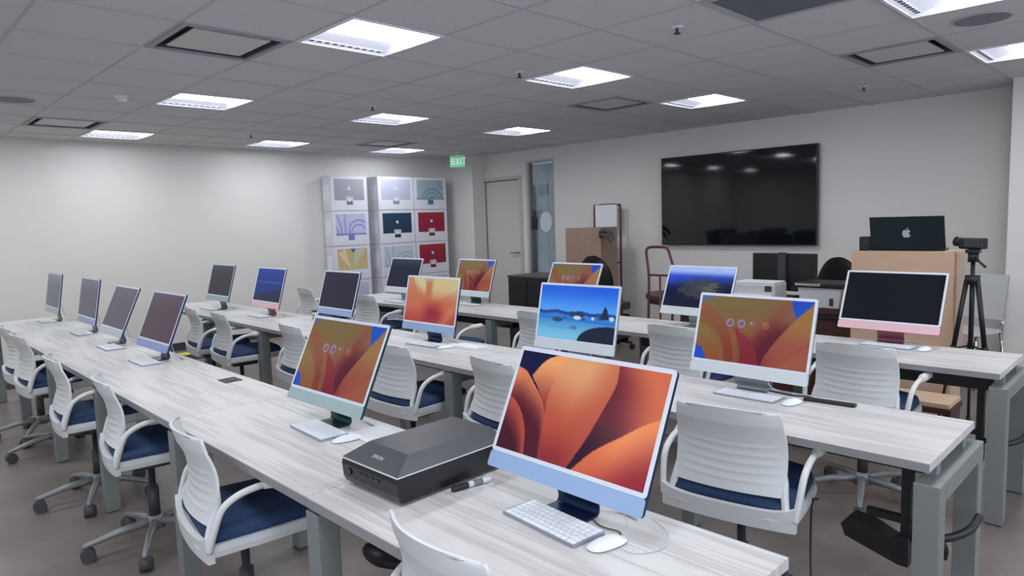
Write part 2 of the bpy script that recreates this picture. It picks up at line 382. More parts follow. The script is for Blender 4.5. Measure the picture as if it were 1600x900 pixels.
def carton(col, mode, col2=(90, 100, 140)):
    def f(U, T):
        I = fill(U, (226, 226, 236))
        inn = ((U > .09) & (U < .91) & (T > .07) & (T < .70)).astype(float)
        if mode == 'back':
            g = mix(fill(U, col), fill(U, tuple(min(255, int(c * 1.12) + 6) for c in col)), 1 - T)
            I = mix(I, g, inn); I = lay(I, (222, 224, 234), apple_mask(U, T, .5, .34, .1))
            I = lay(I, (200, 200, 208), ((abs(U - .5) < .10) & (T > .58) & (T < .84)).astype(float))
            I = lay(I, tuple(int(c * .8) for c in col), ((abs(U - .5) < .075 + .05 * (T - .7)) & (T > .72) & (T < .84)).astype(float))
            I = lay(I, (235, 235, 240), (np.hypot((U - .5) * 1.2, T - .69) < .045).astype(float))
        elif mode == 'arcs':
            I = mix(I, fill(U, col), inn)
            for r in (.42, .30, .18):
                d = abs(np.hypot((U - .55) * 1.25, T - .78) - r); I = lay(I, col2, ss(d, .035, .012) * inn * .8)
            I = lay(I, col2, ss(abs(np.hypot((U - .95) * 1.25, T - .15) - .22), .03, .01) * inn * .7)
            I = lay(I, tuple(int(c * .85) for c in col), ((T > .62) & (U > .07) & (U < .93) & (T < .70)).astype(float))
            I = lay(I, tuple(int(c * .8) for c in col2), ((abs(U - .5) < .085) & (T > .70) & (T < .86)).astype(float))
        elif mode == 'waves':
            I = mix(I, fill(U, col), inn)
            for k in range(5):
                c = .14 + .1 * k; I = lay(I, col2, ss(abs(U - c - (k - 2) * .12 * (T - .7) ** 2 * 3), .022, .006) * inn * (U < .48) * .85)
            for r in (.40, .27): I = lay(I, col2, ss(abs(np.hypot((U - .72) * 1.25, T - .66) - r), .03, .01) * inn * (U > .48) * .8)
            I = lay(I, col2, ((T > .64) & (U > .07) & (U < .93) & (T < .70)).astype(float) * .8)
            I = lay(I, col2, ((abs(U - .5) < .085) & (T > .70) & (T < .86)).astype(float))
        else:
            I = mix(I, mix(fill(U, (200, 176, 128)), fill(U, (214, 196, 150)), T), inn)
            I = lay(I, (226, 214, 176), poly(U, T, [(.45, .7), (.1, .2), (.3, .05)]) * inn); I = lay(I, (200, 206, 180), poly(U, T, [(.5, .7), (.55, .07), (.9, .1)]) * inn)
            I = lay(I, (70, 100, 150), poly(U, T, [(.44, .07), (.6, .07), (.52, .2)]) * inn)
        return I
    return f

# ------------------------------------------------------------------ the room
XL, YT, HC = -9.14, 7.69, 2.587
XR, YB = 2.6, -2.6
def struct(name, mb, m, label=None):
    return tag(mb.build(name, m), label, None, None, 'structure')
struct('floor', MB().box(XL - .2, XR + .2, YB - .2, YT + 2.6, -0.1, 0.0), M_floor, 'mottled brown grey concrete floor')
struct('wall_left', MB().box(XL - .12, XL, YB, YT + .12, 0, HC + .2), M_wall, 'white left wall behind the cartons')
rw = MB(); wy = [(-1.6, .4), (1.2, 3.2), (4.0, 6.0)]; ys = [YB] + [q for p_ in wy for q in p_] + [YT]  # unseen window openings, added to let in fill daylight from the right
for k in range(0, len(ys), 2): rw.box(XR, XR + .12, ys[k], ys[k + 1], 0, HC + .2)
for a_, b_ in wy: rw.box(XR, XR + .12, a_, b_, 0, .9); rw.box(XR, XR + .12, a_, b_, 2.3, HC + .2)
struct('wall_right', rw, M_wall)
for n_, (a_, b_) in enumerate(wy):
    struct('window_%d' % (n_ + 4), MB().box(XR + .03, XR + .1, a_, a_ + .05, .9, 2.3).box(XR + .03, XR + .1, b_ - .05, b_, .9, 2.3).box(XR + .03, XR + .1, a_ + .05, b_ - .05, .9, .95).box(XR + .03, XR + .1, a_ + .05, b_ - .05, 2.25, 2.3), M_dframe)  # frames for the added right-hand openings
bw = MB(); wx = [(-1.9, .1), (.5, 2.3)]; xs = [XL] + [q for p_ in wx for q in p_] + [XR]  # unseen openings added behind the camera to brighten chair backs and far wall
for k in range(0, len(xs), 2): bw.box(xs[k], xs[k + 1], YB - .12, YB, 0, HC + .2)
for a_, b_ in wx: bw.box(a_, b_, YB - .12, YB, 0, .9); bw.box(a_, b_, YB - .12, YB, 2.3, HC + .2)
struct('wall_back', bw, M_wall)
for n_, (a_, b_) in enumerate(wx):
    q = MB().box(a_, a_ + .05, YB - .1, YB - .03, .9, 2.3).box(b_ - .05, b_, YB - .1, YB - .03, .9, 2.3).box(a_ + .05, b_ - .05, YB - .1, YB - .03, .9, .95).box(a_ + .05, b_ - .05, YB - .1, YB - .03, 2.25, 2.3).box((a_ + b_) / 2 - .025, (a_ + b_) / 2 + .025, YB - .1, YB - .03, .95, 2.25)
    struct('window_%d' % (n_ + 2), q, M_dframe)  # frame of an added opening behind the camera
# far wall with door and sidelight openings
DX0, DX1, DZ = -8.52, -7.60, 2.16
WX0, WX1, WZ0, WZ1 = -7.45, -6.86, 0.12, 2.42
fw = MB()
fw.box(XL, DX0, YT, YT + .14, 0, HC + .2); fw.box(DX0, DX1, YT, YT + .14, DZ, HC + .2); fw.box(DX1, WX0, YT, YT + .14, 0, HC + .2)
fw.box(WX0, WX1, YT, YT + .14, WZ1, HC + .2); fw.box(WX0, WX1, YT, YT + .14, 0, WZ0); fw.box(WX1, XR, YT, YT + .14, 0, HC + .2)
struct('wall_far', fw, M_wall2, 'grey far wall carrying the television')
struct('wall_pier', MB().box(XL, -8.40, 7.42, YT, 0, HC + .1), M_wall2, 'shallow grey wall bump in the far left corner')
struct('wall_column', MB().box(-1.20, 0.6, 7.2, YT, 0, HC + .1), M_wall, 'pale wall bump at the far right')
struct('baseboard_left', MB().box(XL, XL + .012, YB, 7.42, 0, .1), M_dark)
bb = MB()
bb.box(DX1 + .08, WX0 - .02, YT - .012, YT, 0, .1); bb.box(WX1 + .02, -1.2, YT - .012, YT, 0, .1); struct('baseboard_far', bb, M_dark)
# door
dr = MB().box(DX0 + .012, DX1 - .012, YT + .035, YT + .08, .008, DZ - .012).build('door_1', M_door); tag(dr, 'closed pale door beside the tall glass sidelight', None, None, 'structure')
MB().tube([(DX1 - .09, YT + .035, 1.0), (DX1 - .09, YT - .03, 1.0)], .016).tube(smooth_path([(DX1 - .09, YT - .03, 1.0), (DX1 - .12, YT - .032, 1.0), (DX1 - .22, YT - .03, 1.0)], 3), .011).build('door_handle', M_chrome, dr)
for z in (.3, 1.1, 1.9): MB().box(DX0 + .004, DX0 + .02, YT + .02, YT + .04, z, z + .1, b=.002).build('hinge', M_chrome, dr)
fr = MB(); t = .055
fr.box(DX0 - t, DX0, YT - .02, YT + .14, 0, DZ + t); fr.box(DX1, DX1 + t, YT - .02, YT + .14, 0, DZ + t); fr.box(DX0, DX1, YT - .02, YT + .14, DZ, DZ + t)
struct('trim_1', fr, M_dframe, 'grey metal frame around the door')
# sidelight
sf = MB(); t = .03
sf.box(WX0, WX0 + t, YT + .01, YT + .13, WZ0, WZ1); sf.box(WX1 - t, WX1, YT + .01, YT + .13, WZ0, WZ1); sf.box(WX0 + t, WX1 - t, YT + .01, YT + .13, WZ1 - t, WZ1); sf.box(WX0 + t, WX1 - t, YT + .01, YT + .13, WZ0, WZ0 + t)
win = tag(sf.build('window_1', M_dframe), 'tall narrow glass sidelight right of the door', None, None, 'structure')
MB().box(WX0 + t, WX1 - t, YT + .06, YT + .068, WZ0 + t, WZ1 - t).build('pane', M_glass, win)
# corridor beyond the glass
M_corr = mat('corridor_paint', rgb(152, 160, 164), 0.7)
struct('wall_corridor', MB().box(-11, -3, YT + 2.2, YT + 2.3, 0, HC), M_corr)
struct('wall_corridor_sky_block', MB().box(-11.1, -11, YT + .14, YT + 2.3, 0, HC).box(-3, -2.9, YT + .14, YT + 2.3, 0, HC).box(-11.1, XL, YT + .02, YT + .14, 0, HC), M_corr)  # out-of-view walls added to keep sky light out of the corridor
cc = MB(); cc.box(-11, -3, YT + .14, YT + 2.3, HC, HC + .05); struct('ceiling_corridor', cc, mat('corridor_ceiling', rgb(200, 206, 206), .8))
M_cl = mat('corridor_lamp', (0, 0, 0), 0.5, emit=(0.93, 0.98, 1.0), estr=1.3)
tag(MB().box(-10.2, -9.0, YT + .8, YT + 1.4, HC - .03, HC - .002).build('corridor_light', M_cl), 'lit ceiling panel in the corridor beyond the glass', 'ceiling light')
cd = tag(MB().box(-10.35, -9.42, YT + 2.15, YT + 2.2, 0.01, 2.1).build('corridor_door', mat('corridor_door_paint', rgb(150, 162, 168), .5)), 'blue grey door across the corridor seen through the glass', 'door')
MB().box(-10.43, -10.35, YT + 2.12, YT + 2.2, 0, 2.18).box(-9.42, -9.34, YT + 2.12, YT + 2.2, 0, 2.18).box(-10.43, -9.34, YT + 2.12, YT + 2.2, 2.1, 2.18).build('door_frame', mat('corridor_frame', rgb(92, 104, 114), .5), cd)
MB().box(-9.62, -9.46, YT + 2.13, YT + 2.15, .95, 1.15).build('handle', M_chrome, cd)
rs = tag(MB().box(-9.24, -8.98, YT + 2.18, YT + 2.2, 1.98, 2.2).build('room_sign', mat('sign_blue_grey', rgb(110, 124, 136), .5)), 'small square sign high on the corridor wall behind the glass', 'sign')
sg = tag(MB().box(-7.40, -7.285, YT + .052, YT + .059, 1.36, 1.56).build('glass_notice', M_black), 'small black notice stuck on the sidelight glass', 'sign')
rd = MB(); rd.prism([(-7.10 + .125 * math.cos(a), 1.48 + .16 * math.sin(a)) for a in [2 * math.pi * k / 28 for k in range(28)]], YT + .053, YT + .059, 'y')
tag(rd.build('round_decal', mat('frosted_decal', rgb(205, 215, 220), .6)), 'round frosted decal on the sidelight glass', 'decal')

# ceiling: tile field with grid, holes where fixtures sit
GX0, GXP, GY0, GYP = -3.69, 0.617, 1.95, 0.610
def gx(i): return GX0 + GXP * i
def gy(j): return GY0 + GYP * j
light_cells = [(i, j) for i in (-8, -4, 0, 4, 8) for j in (-6, -3, 0, 3, 6)]  # cells beyond the frame hold unseen lights added for illumination
vent_cells = [(-7, -1), (-1, -1), (-7, 5), (-1, 5), (3, 5), (3, -1)]
grille_cells = [(3, 2)]
holes = set(light_cells + vent_cells + grille_cells)
tiles = MB(); i0, i1, j0, j1 = -9, 11, -8, 10
for i in range(i0, i1):
    for j in range(j0, j1):
        if (i, j) in holes: continue
        x0, x1, y0, y1 = max(gx(i), XL), min(gx(i + 1), XR), max(gy(j), YB), min(gy(j + 1), YT)
        if x1 - x0 < .02 or y1 - y0 < .02: continue
        tiles.add([(x0, y0, HC), (x1, y0, HC), (x1, y1, HC), (x0, y1, HC)], [(0, 3, 2, 1)])
ce = tiles.build('ceiling', M_tile); tag(ce, 'grey suspended ceiling of square acoustic tiles', None, None, 'structure')
g = MB()
for i in range(i0, i1 + 1):
    if XL < gx(i) < XR: g.box(gx(i) - .010, gx(i) + .010, YB, YT, HC - .004, HC + .03)
for j in range(j0, j1 + 1):
    if YB < gy(j) < YT: g.box(XL, XR, gy(j) - .008, gy(j) + .008, HC - .0025, HC + .03)
g.build('ceiling_grid', M_grid, ce)
struct('ceiling_plenum', MB().box(XL, XR, YB, YT, HC + .24, HC + .3), M_dark)

M_lens = mat('lamp_lens', (0, 0, 0), 0.5, emit=(0.93, 0.96, 1.0), estr=LAMP)
M_slot = mat('dark_slots', rgb(60, 62, 70), 0.6)
M_refl = mat('lamp_basket', rgb(214, 216, 228), 0.4, emit=(.8, .84, 1.0), estr=.38)
def make_light():
    t = thing('ceiling_light', 'x', 'ceiling light')
    a, b = .008, .609; a2, b2 = .008, .602; w = .018
    f = MB(); f.box(a, b, a2, a2 + w, -.012, .0); f.box(a, b, b2 - w, b2, -.012, .0); f.box(a, a + w, a2 + w, b2 - w, -.012, .0); f.box(b - w, b, a2 + w, b2 - w, -.012, .0)
    f.box(a + w, a + w + .003, a2 + w, b2 - w, 0, .07); f.box(b - w - .003, b - w, a2 + w, b2 - w, 0, .07); f.box(a + w, b - w, a2 + w, a2 + w + .003, 0, .07); f.box(a + w, b - w, b2 - w - .003, b2 - w, 0, .07)
    f.box(a + w, b - w, a2 + w, b2 - w, .07, .073)
    f.build('frame', M_white, t)
    k = MB()   # perforated side basket, sloping up from the left edge
    x0, x1 = a + w + .003, .215
    k.add([(x0, a2 + w + .004, -.002), (x1, a2 + w + .03, .03), (x1, b2 - w - .03, .03), (x0, b2 - w - .004, -.002), (x0, a2 + w + .004, .004), (x1, a2 + w + .03, .036), (x1, b2 - w - .03, .036), (x0, b2 - w - .004, .004)],
          [(0, 3, 2, 1), (4, 5, 6, 7), (0, 1, 5, 4), (1, 2, 6, 5), (2, 3, 7, 6), (3, 0, 4, 7)])
    kb = k.build('side_basket', M_refl, t)
    s = MB(); s.box(x0 + .02, x0 + .045, .06, .54, .0001, .0012)
    for q in range(10):
        y = .06 + q * .05; s.box(x0 + .02, x0 + .045, y, y + .03, -.0012, .001)
    so = s.build('slots', [M_refl, M_slot], kb)
    for f_ in so.data.polygons: f_.material_index = 0 if f_.index < 6 else 1
    l = MB(); l.sheet(lambda u, v: (.216 + u * (b - w - .22), a2 + w + .006 + v * (b2 - a2 - 2 * w - .012), .03 - .030 * math.sin(math.pi * (.12 + u * .88))), 12, 1); lens = l.build('lens', M_lens, t)
    return t
GRP_L = 'square ceiling lights'
LL = {(0, 0): 'largest square ceiling light, above the desk nearest the camera', (-4, 0): 'square ceiling light above the left part of the front row desks',
      (-8, 0): 'square ceiling light closest to the left wall at the front row', (0, 3): 'square ceiling light above the middle row, left of the black television',
      (-4, 3): 'square ceiling light in the centre of the photo, above the far computers', (-8, 3): 'square ceiling light near the middle of the left wall',
      (0, 6): 'square ceiling light closest to the far wall above the television', (-4, 6): 'square ceiling light in front of the door and glass sidelight',
      (-8, 6): 'square ceiling light directly in front of the carton stacks', (4, 3): 'square ceiling light cut by the top edge at upper right', (4, 6): 'square ceiling light cut by the right edge near the pale column'}
proto = None
for (i, j) in light_cells:
    lab = LL.get((i, j), 'square ceiling light of the same line, out of view, added for fill'); loc = (gx(i), gy(j), HC)
    if gx(i) + .6 > XR or gy(j) < YB: continue
    if proto is None: proto = make_light(); proto.location = loc; proto['label'] = lab; proto['group'] = GRP_L
    else: dup(proto, loc, 0, lab, GRP_L)

def make_vent():
    t = thing('air_vent', 'x', 'air vent')
    a, b, c, d = .008, .609, .008, .602
    f = MB(); w = .03
    f.box(a, b, c, c + w, -.010, .0); f.box(a, b, d - w, d, -.010, .0); f.box(a, a + w, c + w, d - w, -.010, .0); f.box(b - w, b, c + w, d - w, -.010, .0)
    f.build('frame', mat('vent_frame', rgb(150, 154, 162), .5), t)
    MB().box(a + w, b - w, c + w, d - w, .10, .104).box(a + w, a + w + .003, c + w, d - w, 0, .1).box(b - w - .003, b - w, c + w, d - w, 0, .1).box(a + w, b - w, c + w, c + w + .003, 0, .1).box(a + w, b - w, d - w - .003, d - w, 0, .1).build('throat', mat('vent_throat', rgb(78, 82, 92), .6), t)
    MB().box(a + .085, b - .085, c + .085, d - .085, -.002, .006, b=.002).build('deflector_plate', mat('vent_plate', rgb(200, 200, 200), .5), t)
    return t
VL = {(-1, -1): 'square air vent beside the largest ceiling light', (-7, -1): 'square air vent near the left wall at the far left', (-1, 5): 'small square air vent between the two lights left of the television',
      (3, 5): 'square air vent right of the television, above the tripod', (-7, 5): 'square air vent behind the light in front of the cartons', (3, -1): 'square air vent outside the photo'}
vp = None
for (i, j) in vent_cells:
    if vp is None: vp = make_vent(); vp.location = (gx(i), gy(j), HC); vp['label'] = VL[(i, j)]; vp['group'] = 'ceiling air vents'
    else: dup(vp, (gx(i), gy(j), HC), 0, VL[(i, j)], 'ceiling air vents')
gr = thing('return_grille', 'flat grey return air grille cut by the top edge', 'air vent', (gx(3), gy(2), HC))
MB().box(.01, .607, .01, .04, -.006, .0).box(.01, .607, .57, .60, -.006, .0).box(.01, .04, .04, .57, -.006, .0).box(.577, .607, .04, .57, -.006, .0).build('frame', M_grid, gr)
rg = MB()
for k in range(26): rg.box(.04, .577, .045 + k * .02, .056 + k * .02, -.003, .008)
rg.box(.04, .577, .04, .57, .009, .011); rg.build('louvres', mat('grille_grey', rgb(118, 122, 134), .6), gr)

def sprinkler(x, y, lab, r=.028):
    t = thing('sprinkler_head', lab, 'sprinkler', (x, y, HC), 0, 'ceiling sprinkler heads')
    MB().tube([(0, 0, .0), (0, 0, -.008)], [r * 1.25, r], 16).build('escutcheon', M_white, t)
    MB().tube([(0, 0, -.008), (0, 0, -.035)], .008, 8).tube([(0, 0, -.035), (0, 0, -.039)], .02, 12).build('deflector', M_dark, t)
sprinkler(-2.15, 3.483, 'sprinkler head in front of the flat grey grille'); sprinkler(-3.52, 3.60, 'sprinkler head left of the light above the middle row')
sprinkler(-2.145, 6.47, 'sprinkler head near the far wall above the television'); sprinkler(-5.314, 3.53, 'sprinkler head in the centre of the photo'); sprinkler(-7.65, 3.44, 'sprinkler head near the left wall lights')
sm = thing('smoke_detector', 'round smoke detector left of the front row lights', 'smoke detector', (-5.97, 1.673, HC))
MB().tube([(0, 0, 0), (0, 0, -.018)], [.055, .052], 20).build('base', M_white, sm); MB().tube([(0, 0, -.018), (0, 0, -.04)], [.044, .03], 20).build('cap', M_white, sm)
for x, y, lab in ((-6.55, 1.07, 'round flush ceiling speaker at the far left edge'), (-.95, 4.75, 'dark round ceiling speaker between the two lights at upper right')):
    sp = thing('ceiling_speaker', lab, 'speaker', (x, y, HC), 0, 'round ceiling speakers')
    MB().tube([(0, 0, 0), (0, 0, -.008)], [.14, .135], 28).build('grille', mat('speaker_grille', rgb(126, 128, 138), .7), sp); MB().tube([(0, 0, -.0), (0, 0, -.006)], [.15, .15], 28).build('rim', M_grid, sp)

# exit sign
ex = thing('exit_sign', 'small green lit exit sign hanging from the ceiling near the door', 'exit sign', (-8.32, 7.05, HC))
MB().tube([(0, 0, 0), (0, 0, -.03)], .03, 14).build('mount', M_white, ex)
MB().box(-.125, .125, -.012, .012, -.21, -.03, b=.004).build('panel', mat('exit_green', rgb(120, 205, 168), .35, emit=rgb(110, 200, 160), estr=.35), ex)
EXM = mat('exit_letters', rgb(225, 245, 235), .4, emit=rgb(225, 250, 238), estr=.4)
def letter(mb, ch, x, z, h, y0, y1, s=1):
    w = h * .62; k = h * .17
    if ch == 'E': mb.box(x, x + k, y0, y1, z, z + h); [mb.box(x + k, x + w, y0, y1, zz, zz + k) for zz in (z, z + h / 2 - k / 2, z + h - k)]
    if ch == 'I': mb.box(x, x + k, y0, y1, z, z + h); return x + k * 1.9
    if ch == 'T': mb.box(x, x + w, y0, y1, z + h - k, z + h); mb.box(x + w / 2 - k / 2, x + w / 2 + k / 2, y0, y1, z, z + h - k)
    if ch == 'X':
        mb.prism([(x, z), (x + k, z), (x + w, z + h), (x + w - k, z + h)], y0, y1, 'y'); mb.prism([(x + w - k, z), (x + w, z), (x + k, z + h), (x, z + h)], y0 - .0003, y1, 'y')
    return x + w + k * .8
lm = MB(); x = -.098
for c in 'EXIT': x = letter(lm, c, x, -.170, .10, -.0155, -.0118)
lm.build('lettering', EXM, ex); ex.rotation_euler.z = math.radians(28)

# television
tv = thing('wall_television', 'large black flat television mounted on the far wall', 'television', (-3.96, YT, 1.14))
MB().box(-.3, .3, -.03, 0, .3, .8).build('wall_bracket', M_black, tv)
MB().box(-.985, .985, -.085, -.03, 0, 1.108, b=.006).build('case', M_tvf, tv)
MB().box(-.972, .972, -.088, -.0845, .016, 1.095).build('screen', M_tv, tv)

# ------------------------------------------------------------------ desks
DW = 1.1935
def make_desk(right_end=False):
    """origin at the desk's left front floor corner; extends +x by DW, +y by depth"""
    D = .585
    t = thing('desk', 'x', 'desk')
    top = MB().box(.0015, DW - .0015, .004, D - .004, .712, .74).build('desktop', M_wood, t)
    MB().box(.0015, DW - .0015, 0, .004, .712, .7395).box(.0015, DW - .0015, D - .004, D, .712, .7395).build('edge_band', M_edge, top)
    fm = MB(); fm.box(.0, .07, .07, D - .07, .64, .70); fm.box(.07, DW - (.09 if right_end else 0), D * .5 - .03, D * .5 + .03, .665, .712)
    fm.box(.005, .065, .1, .16, .70, .712); fm.box(.005, .065, D - .16, D - .1, .70, .712)
    fm.build('under_frame', M_leg, t)
    for y in (0.0, D - .07):
        lg = MB().box(0, .07, y, y + .07, .006, .70, b=.003).build('leg', M_leg, t)
        MB().box(.004, .066, y + .004, y + .066, 0, .006).build('foot_pad', M_dark, lg)
    tr = MB(); tr.box(.09, DW - .1, D - .17, D - .167, .56, .70); tr.box(.09, DW - .1, D - .075, D - .072, .56, .70); tr.box(.09, DW - .1, D - .167, D - .075, .56, .563)
    for k in range(40): tr.box(.10 + k * .0245, .108 + k * .0245, D - .173, D - .17, .56, .70)
    tr.build('cable_tray', M_dark, t)
    if right_end:
        for y in (0.0, D - .07):
            lg = MB().box(DW - .045, DW + .03, y, y + .07, .006, .672, b=.003).build('leg', M_leg, t)
            MB().box(DW - .04, DW + .025, y + .004, y + .066, 0, .006).build('foot_pad', M_dark, lg)
        MB().box(DW - .045, DW + .03, .07, D - .07, .61, .672).box(DW - .04, DW - .005, .1, .15, .672, .712).box(DW - .04, DW - .005, D - .15, D - .1, .672, .712).build('end_rail', M_leg, t)
    return t
ROWS = {1: (-.636, .909, 6), 2: (-.561, 2.336, 6), 3: (-.639, 3.812, 6)}
DL = {(1, 0): 'pale wood desk nearest the camera, carrying the big blue computer and black scanner', (1, 1): 'pale wood desk carrying the green computer with the orange screen',
      (1, 2): 'empty pale wood desk with a black cable hatch', (1, 3): 'pale wood desk carrying the nearest dark screened blue computer of the front row',
      (1, 4): 'pale front row desk carrying the lilac computers with dark screens', (1, 5): 'pale front row desk against the left wall with a pale green computer',
      (2, 0): 'pale wood desk with black post, at the right end of the middle row', (2, 1): 'middle row desk carrying the computer showing a blue beach', (2, 2): 'middle row desk carrying the sunset coloured screen',
      (2, 3): 'middle row desk carrying a blue computer with a black screen', (2, 4): 'middle row desk carrying the pink computer with a blue screen', (2, 5): 'middle row desk carrying the leftmost green computer near the wall',
      (3, 0): 'far row desk carrying the pink computer with a black screen', (3, 1): 'far row desk carrying the computer showing a dark island', (3, 2): 'far row desk behind the beach screen, carrying a silver computer',
      (3, 3): 'far row desk carrying the silver green computer in front of the door', (3, 4): 'far row desk carrying the black screened computer before the cartons', (3, 5): 'far row desk at the left end, nearest the carton stacks'}
da = make_desk(False); db = make_desk(True); used = [0, 0]
for r, (xr, y, n) in ROWS.items():
    for k in range(n):
        if (r, k) == (3, 5): continue
        loc = (xr - DW * (k + 1), y, 0); e = 1 if k == 0 else 0; src = (da, db)[e]; lab = DL[(r, k)]; grp = 'pale wood desks in three rows'
        if not used[e]: src.location = loc; src['label'] = lab; src['group'] = grp; used[e] = 1; o = src
        else: o = dup(src, loc, 0, lab, grp)
# cable hatches
def hatch(x, y, lab):
    t = thing('cable_hatch', lab, 'cable hatch', (x, y, .74), 0)
    MB().prism(rrect(-.055, .055, -.045, .045, .006), .0003, .003, 'z').build('lid', M_black, t); MB().box(-.04, .04, -.006, .006, .003, .005).build('flap', M_dark, t)
hatch(-3.57, 1.40, 'black square cable hatch in the empty front row desk')

# ------------------------------------------------------------------ chairs
def make_chair():
    t = thing('task_chair', 'x', 'chair')
    # seat shell: tapering tray with tall rear rail
    def outline(k, z):
        pts = []
        for s in (1,):
            pts = [(-.238, -.135), (-.16, -.152), (0, -.158), (.16, -.152), (.238, -.135), (.236, .05), (.225, .22), (.19, .325), (.1, .345), (-.1, .345), (-.19, .325), (-.225, .22), (-.236, .05)]
        return [(x * k, y * k + (1 - k) * .1, z) for x, y in pts]
    sh = MB(); rings = [outline(.90, .458), outline(.99, .468), outline(1.0, .488), outline(.985, .508), outline(.90, .510)]
    n = len(rings[0]); vs = [p for r in rings for p in r]; fs = [tuple(range(n))[::-1], tuple(range(4 * n, 5 * n))]
    for a in range(4):
        fs += [(a * n + i, a * n + (i + 1) % n, (a + 1) * n + (i + 1) % n, (a + 1) * n + i) for i in range(n)]
    sh.add(vs, fs, False)
    # rear rail panel rising a little
    def rail(u, v):
        x = (u * 2 - 1) * .24; y = -.155 + .022 * abs(u * 2 - 1) ** 2.2; zt = .518 + .022 * abs(u * 2 - 1) ** 6
        return (x, y - .006 * v, .452 + v * (zt - .452))
    sh.sheet(rail, 20, 3); sh.sheet(lambda u, v: (rail(u, v)[0], rail(u, v)[1] + .022, rail(u, v)[2]), 20, 3)
    sh.sheet(lambda u, v: (rail(u, 1)[0], rail(u, 1)[1] + .022 * v, rail(u, 1)[2]), 20, 1); sh.sheet(lambda u, v: (rail(u, 0)[0], rail(u, 0)[1] + .022 * v, rail(u, 0)[2]), 20, 1)
    for u in (0, 1): sh.sheet(lambda v, q: (rail(u, v)[0], rail(u, v)[1] + .022 * q, rail(u, v)[2]), 3, 1)
    sh.build('seat_shell', M_chair, t)
    # cushion
    cu = MB()
    def ring(k, z): return [(x * k, y * k + (1 - k) * .1, z + (.012 * math.cos(x * 6)) - .02 * max(0, y - .2)) for x, y, _ in outline(1, 0)]
    rr = [ring(.88, .499), ring(.94, .509), ring(.945, .526), ring(.86, .541), ring(.5, .545), ring(.05, .544)]
    vs = [p for r in rr for p in r]; fs = [tuple(range(n))[::-1], tuple(range(5 * n, 6 * n))]
    for a in range(5): fs += [(a * n + i, a * n + (i + 1) % n, (a + 1) * n + (i + 1) % n, (a + 1) * n + i) for i in range(n)]
    cu.add([(x, max(y, -.128), z) for x, y, z in vs], fs, True); cu.build('seat_cushion', M_cush, t)
    # back shell
    def back(u, v, off=0.0):
        s = u * 2 - 1; z = .562 + v * .303
        hw = .196 + .008 * math.sin(v * math.pi) - .010 * v
        if v > .9: hw -= .016 * ((v - .9) / .1) ** 2
        z -= (.012 * s * s) if v > .97 else 0
        y = -.142 + .034 * math.sin(min(1, v * 1.25) * math.pi * .8) - .050 * v * v + .05 * s * s * (0.5 + .5 * v)
        rip = 0
        if .12 < v < .62 and abs(s) < .84:
            ph = (v - .12 - .035 * (s * s)) / .1; rip = .0032 * max(0, math.cos(ph * 2 * math.pi)) ** 2 * min(1, (.84 - abs(s)) * 10)
        return (s * hw, y - rip * (1 if off == 0 else 0) + off, z)
    bk = MB(); NU, NV = 20, 56
    bk.sheet(lambda u, v: back(u, v), NU, NV); bk.sheet(lambda u, v: back(u, v, .009), NU, NV)
    for v in (0, 1): bk.sheet(lambda u, q: back(u, v, 0 if q == 0 else .009), NU, 1)
    for u in (0, 1): bk.sheet(lambda v, q: back(u, v, 0 if q == 0 else .009), NV, 1)
    bko = bk.build('backrest', M_chair, t)
    for s in (-1, 1):
        up = MB(); up.tube(smooth_path([(s * .212, -.128, .49), (s * .200, -.112, .55), (s * .190, -.082, .62), (s * .184, -.075, .68)], 4), [.014] * 8 + [.012, .010, .008, .006, .004], 8)
        up.build('back_upright', M_chair, bko)
        ar = MB(); pth = smooth_path([(s * .236, -.128, .49), (s * .246, -.110, .56), (s * .252, -.080, .632), (s * .255, -.02, .668), (s * .258, .06, .682)], 5)
        ar.tube(pth, .012, 10); ar.build('armrest', M_arm, t)
        pd = MB(); pd.tube([(s * .258, .05, .681), (s * .259, .09, .682), (s * .260, .18, .682), (s * .260, .205, .681)], [.015, .021, .020, .011], 12); pd.build('arm_pad', M_arm, t)
    # mechanism, column, base
    MB().box(-.09, .09, -.05, .15, .405, .456, b=.012).tube([(-.09, .12, .43), (-.19, .12, .425)], .006, 8).build('tilt_mechanism', M_dark, t)
    CY = .04
    MB().tube([(0, CY, .14), (0, CY, .29), (0, CY, .291), (0, CY, .42)], [.026, .026, .016, .016], 14).build('gas_column', M_dark, t)
    b = MB(); b.tube([(0, 0, .085), (0, 0, .15)], [.045, .032], 16)
    R = .30
    for k in range(5):
        a = math.radians(90 + 72 * k + 36); d = Vector((math.cos(a), math.sin(a), 0)); c = Vector((0, 0, 0))
        b.tube([c + Vector((0, 0, .118)), c + d * .15 + Vector((0, 0, .108)), c + d * R + Vector((0, 0, .078)), c + d * (R + .012) + Vector((0, 0, .07))], [.022, .018, .013, .008], 10)
    b.build('star_base', M_base, t).location = (0, CY, 0)
    for k in range(5):
        a = math.radians(90 + 72 * k + 36); d = Vector((math.cos(a), math.sin(a), 0)); c = d * R; p = Vector((-d.y, d.x, 0))
        q = MB(); q.tube([c + Vector((0, 0, .08)), c + Vector((0, 0, .045))], .008, 8)
        for s in (-1, 1): q.tube([c - d * .012 + p * s * .006 + Vector((0, 0, .029)), c - d * .012 + p * s * .026 + Vector((0, 0, .029))], .029, 16)
        q.tube([c - d * .008 + p * -.020 + Vector((0, 0, .036)), c - d * .008 + p * .020 + Vector((0, 0, .036))], .032, 14)
        q.build('caster', M_caster, t).location = (0, CY, 0)
    return t
